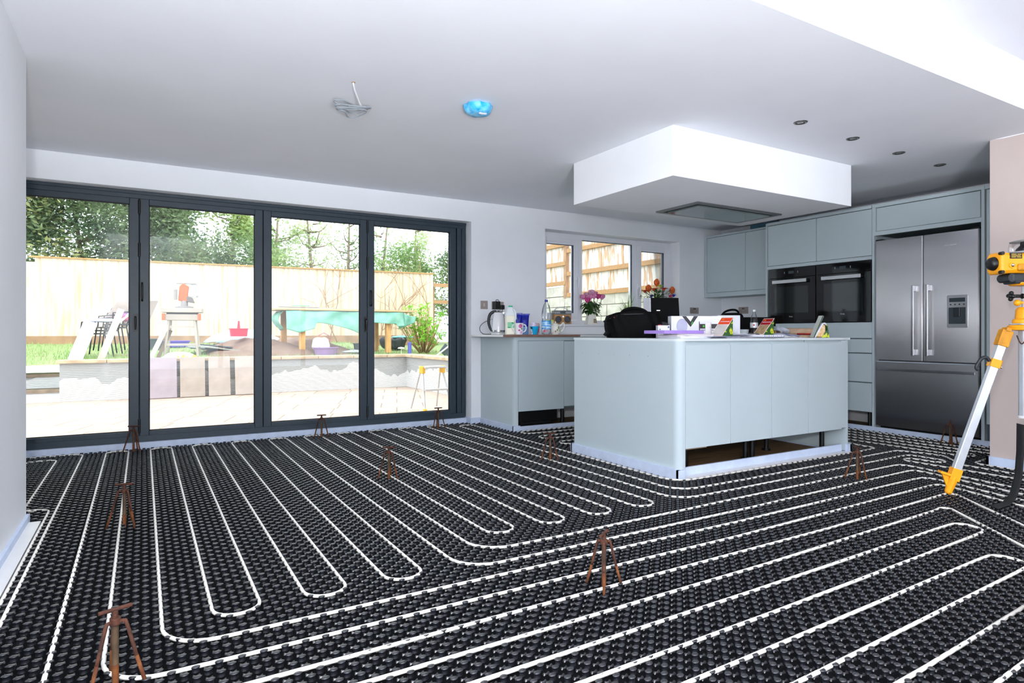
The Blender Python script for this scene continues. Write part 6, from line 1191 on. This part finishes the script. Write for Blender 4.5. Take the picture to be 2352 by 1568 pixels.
# tarpaulin covered bench
tbx = thing('garden_table', 'long timber board table on four posts under a green tarpaulin', 'table', (3.55, 13.4, ground(3.5, 13.4)))
tz = 0.86
POST = mat('orange_post_wood', '#d7a468', 0.7, var=0.12, scale=5, stretch=(5, 5, 1))
MB().box((-1.30, -0.50, tz), (1.62, 0.42, tz + 0.035)).build('board_top', mat('ply_board', '#c8ab82', 0.7, var=0.1), tbx)
for x, y in ((-0.80, -0.42), (-1.02, 0.3), (0.99, -0.42), (0.95, 0.3)): MB().box((x - 0.055, y - 0.05, -0.02), (x + 0.055, y + 0.05, tz)).build('leg', POST, tbx, bevel=0.006)
MB().box((-1.1, -0.46, tz - 0.10), (1.2, -0.42, tz)).build('apron', mat('dark_apron', '#6f5d4e', 0.8), tbx)
GT = mat('green_tarp', '#86b5a6', 0.35, var=0.2, scale=5, color2='#5f9c88', bump=0.3, bscale=9)
def tarp(u, v):
    x = -1.12 + 2.45 * u; drop = 0.22 + 0.03 * math.sin(9 * u)
    if u < 0.22: drop = 0.44 - 0.7 * abs(u - 0.10)
    if 0.26 < u < 0.70: drop += 0.30 * min(1, (u - 0.26) / 0.38) ** 1.2 * min(1, (0.70 - u) / 0.05)
    if u > 0.92: drop += 0.06
    return (x, -0.475 - 0.05 * v - 0.018 * math.sin(22 * u + 3 * v) - 0.03 * v * math.sin(9 * u), tz - 0.012 - drop * v)
tr = MB().grid(tarp, 60, 14).build('green_tarpaulin', GT, None, smooth=True, solid=0.004); tr.location = tbx.location; tag(tr, 'green tarpaulin hanging in folds from the front of the timber table', 'tarpaulin')
lt = MB().grid(lambda u, v: (-1.16 - 0.10 * math.sin(math.pi * v) + 0.02 * math.sin(14 * u), -0.44 + 0.8 * u, tz - 0.015 - (0.34 + 0.05 * math.sin(6 * u)) * v), 24, 10).build('green_tarpaulin', GT, None, smooth=True, solid=0.004); lt.location = tbx.location; tag(lt, 'shorter green tarpaulin flap at the left end of the timber table', 'tarpaulin')
r2 = MB().grid(lambda u, v: (1.25 + 0.36 * u - 0.05 * v, -0.48 + 0.02 * math.sin(11 * u), tz - 0.02 - (0.36 * (1 - 0.65 * u)) * v - 0.09 * u), 12, 8).build('green_tarpaulin', GT, None, smooth=True, solid=0.004); r2.location = tbx.location; tag(r2, 'pointed green tarpaulin corner at the right end of the timber table', 'tarpaulin')
for i, (dx, dz, w_, c, lb) in enumerate(((-0.72, 0.036, 1.1, '#c7c3c6', 'grey sheet lying on the left of the timber table top'), (-0.82, 0.062, 0.8, '#b9a79b', 'brown strip on top of the grey sheet'))):
    o = MB().box((dx - w_ / 2, -0.35, dz), (dx + w_ / 2, 0.2, dz + 0.018)).build('flat_sheet', mat('table_sheet_%d' % i, c, 0.6), None); o.location = tbx.location + Vector((0, 0, tz)); tag(o, lb, 'board')
o = MB().box((-0.92, -0.2, 0.082), (-0.60, 0.1, 0.112)).build('green_box', mat('tool_green', '#7fbf8e', 0.5), None, bevel=0.008); o.location = tbx.location + Vector((0, 0, tz)); tag(o, 'flat green box on top of the table pile', 'box')
tub(3.16, 12.75, 0.20, 0.235, 0.15, mat('mauve_plastic', '#9d7bab', 0.5, var=0.05), 'mauve plastic trug under the table in front of the soil', 'trug', 'trug')
crumple(3.08, 12.76, ground(3.1, 12.7) + 0.10, 0.17, 0.13, 0.17, mat('grey_white_sack', '#e3dfe2', 0.6, var=0.05), 'grey white rubble sack standing in the mauve trug', 33, 'rubble_sack')
tub(3.50, 14.3, 0.10, 0.13, 0.2, mat('pink_plastic', '#e58aa4', 0.5), 'pink bucket behind the mauve trug', 'bucket', 'bucket', handle=True)
o = crumple(3.78, 12.95, ground(3.8, 12.9), 0.20, 0.14, 0.06, mat('steel_lid_grey', '#b8bdc6', 0.4, metal=0.2), 'upturned grey bin lid in the grass under the table', 3, 'bin_lid')
tub(4.02, 13.1, 0.16, 0.19, 0.2, mat('dark_green_tub', '#3a4640', 0.5), 'dark tub half hidden behind the table tarpaulin', 'tub', 'tub')
crumple(5.15, 14.3, ground(5.1, 14.3), 0.30, 0.22, 0.22, mat('black_sack', '#4a4d52', 0.4, var=0.2), 'black rubble sack with turquoise cover left of the bush', 17, 'rubble_sack')
crumple(5.30, 14.25, ground(5.2, 14.3) + 0.26, 0.22, 0.15, 0.06, mat('turquoise_sheet', '#7cd0d6', 0.4, var=0.15), 'crumpled turquoise sheet over the black rubble sack', 18, 'plastic_sheet')
o = MB().box((5.28, 13.05, ground(5.3, 13)), (5.36, 13.11, ground(5.3, 13) + 0.27)).build('blue_bottle', mat('violet_blue_plastic', '#6f72d0', 0.4), None, bevel=0.02); o.location = (-0.12, 0, 0.10); o.location = (-0.25, 0, 0.0); tag(o, 'upright violet blue plastic bottle in front of the bush', 'bottle')
gl_ = thing('solar_light', 'small pale garden light on a spike in the grass', 'garden light', (4.62, 12.4, ground(4.62, 12.4))); MB().lathe([(0.02, 0.16), (0.075, 0.165), (0.06, 0.19), (0.001, 0.20)], n=16).build('shade', mat('pale_shade', '#cfcabf', 0.5), gl_, smooth=35); MB().cyl((0, 0, 0), (0, 0, 0.17), 0.006, n=6).build('spike', WHITEP, gl_)
sp3 = thing('spade', 'upturned black spade with white shaft lying at the right edge of the bank', 'spade', (5.28, 11.6, ground(5.3, 11.6) + 0.03)); MB().cbox((0.0, 0, 0.11), (0.24, 0.02, 0.20), (0, 0.7, 0)).build('blade', mat('spade_grey', '#4b545a', 0.4), sp3, bevel=0.01); MB().cyl((-0.22, -0.02, 0.02), (0.12, -0.03, 0.26), 0.016, n=8).build('shaft', WHITEP, sp3)
tag(MB().tube([(5.5, 11.8, 0.98), (5.75, 11.8, 0.97), (5.95, 11.8, 0.88), (6.1, 11.8, 0.80)], 0.018, 8).build('barrow_handle', mat('grey_tube', '#8d8a88', 0.4), None, smooth=True), 'bent grey barrow handle poking out beside the bush', 'wheelbarrow handle')
# step ladder on the patio
sl = thing('step_ladder', 'aluminium step ladder with yellow corners on the patio by the fourth pane', 'step ladder', (3.42, 7.95, -0.055), rz=0.1)
LAD = mat('ladder_aluminium', '#c4c0bd', 0.4, metal=0.4); YT = mat('ladder_yellow', '#f0b93a', 0.5)
for sx in (-1, 1):
    MB().tube([(sx * 0.21, -0.16, 0.02), (sx * 0.15, 0.02, 0.58)], 0.016, 6).build('front_rail', LAD, sl); MB().tube([(sx * 0.20, 0.26, 0.02), (sx * 0.15, 0.06, 0.58)], 0.012, 6).build('rear_rail', LAD, sl)
    MB().cbox((sx * 0.155, 0.02, 0.56), (0.045, 0.10, 0.10)).build('corner_cap', YT, sl, bevel=0.008); MB().cbox((sx * 0.212, -0.165, 0.025), (0.04, 0.05, 0.05)).build('foot', YT, sl, bevel=0.006)
MB().box((-0.16, -0.08, 0.58), (0.16, 0.12, 0.605)).build('platform', LAD, sl, bevel=0.005); MB().box((-0.185, -0.13, 0.28), (0.185, -0.03, 0.305)).build('tread', LAD, sl, bevel=0.004)
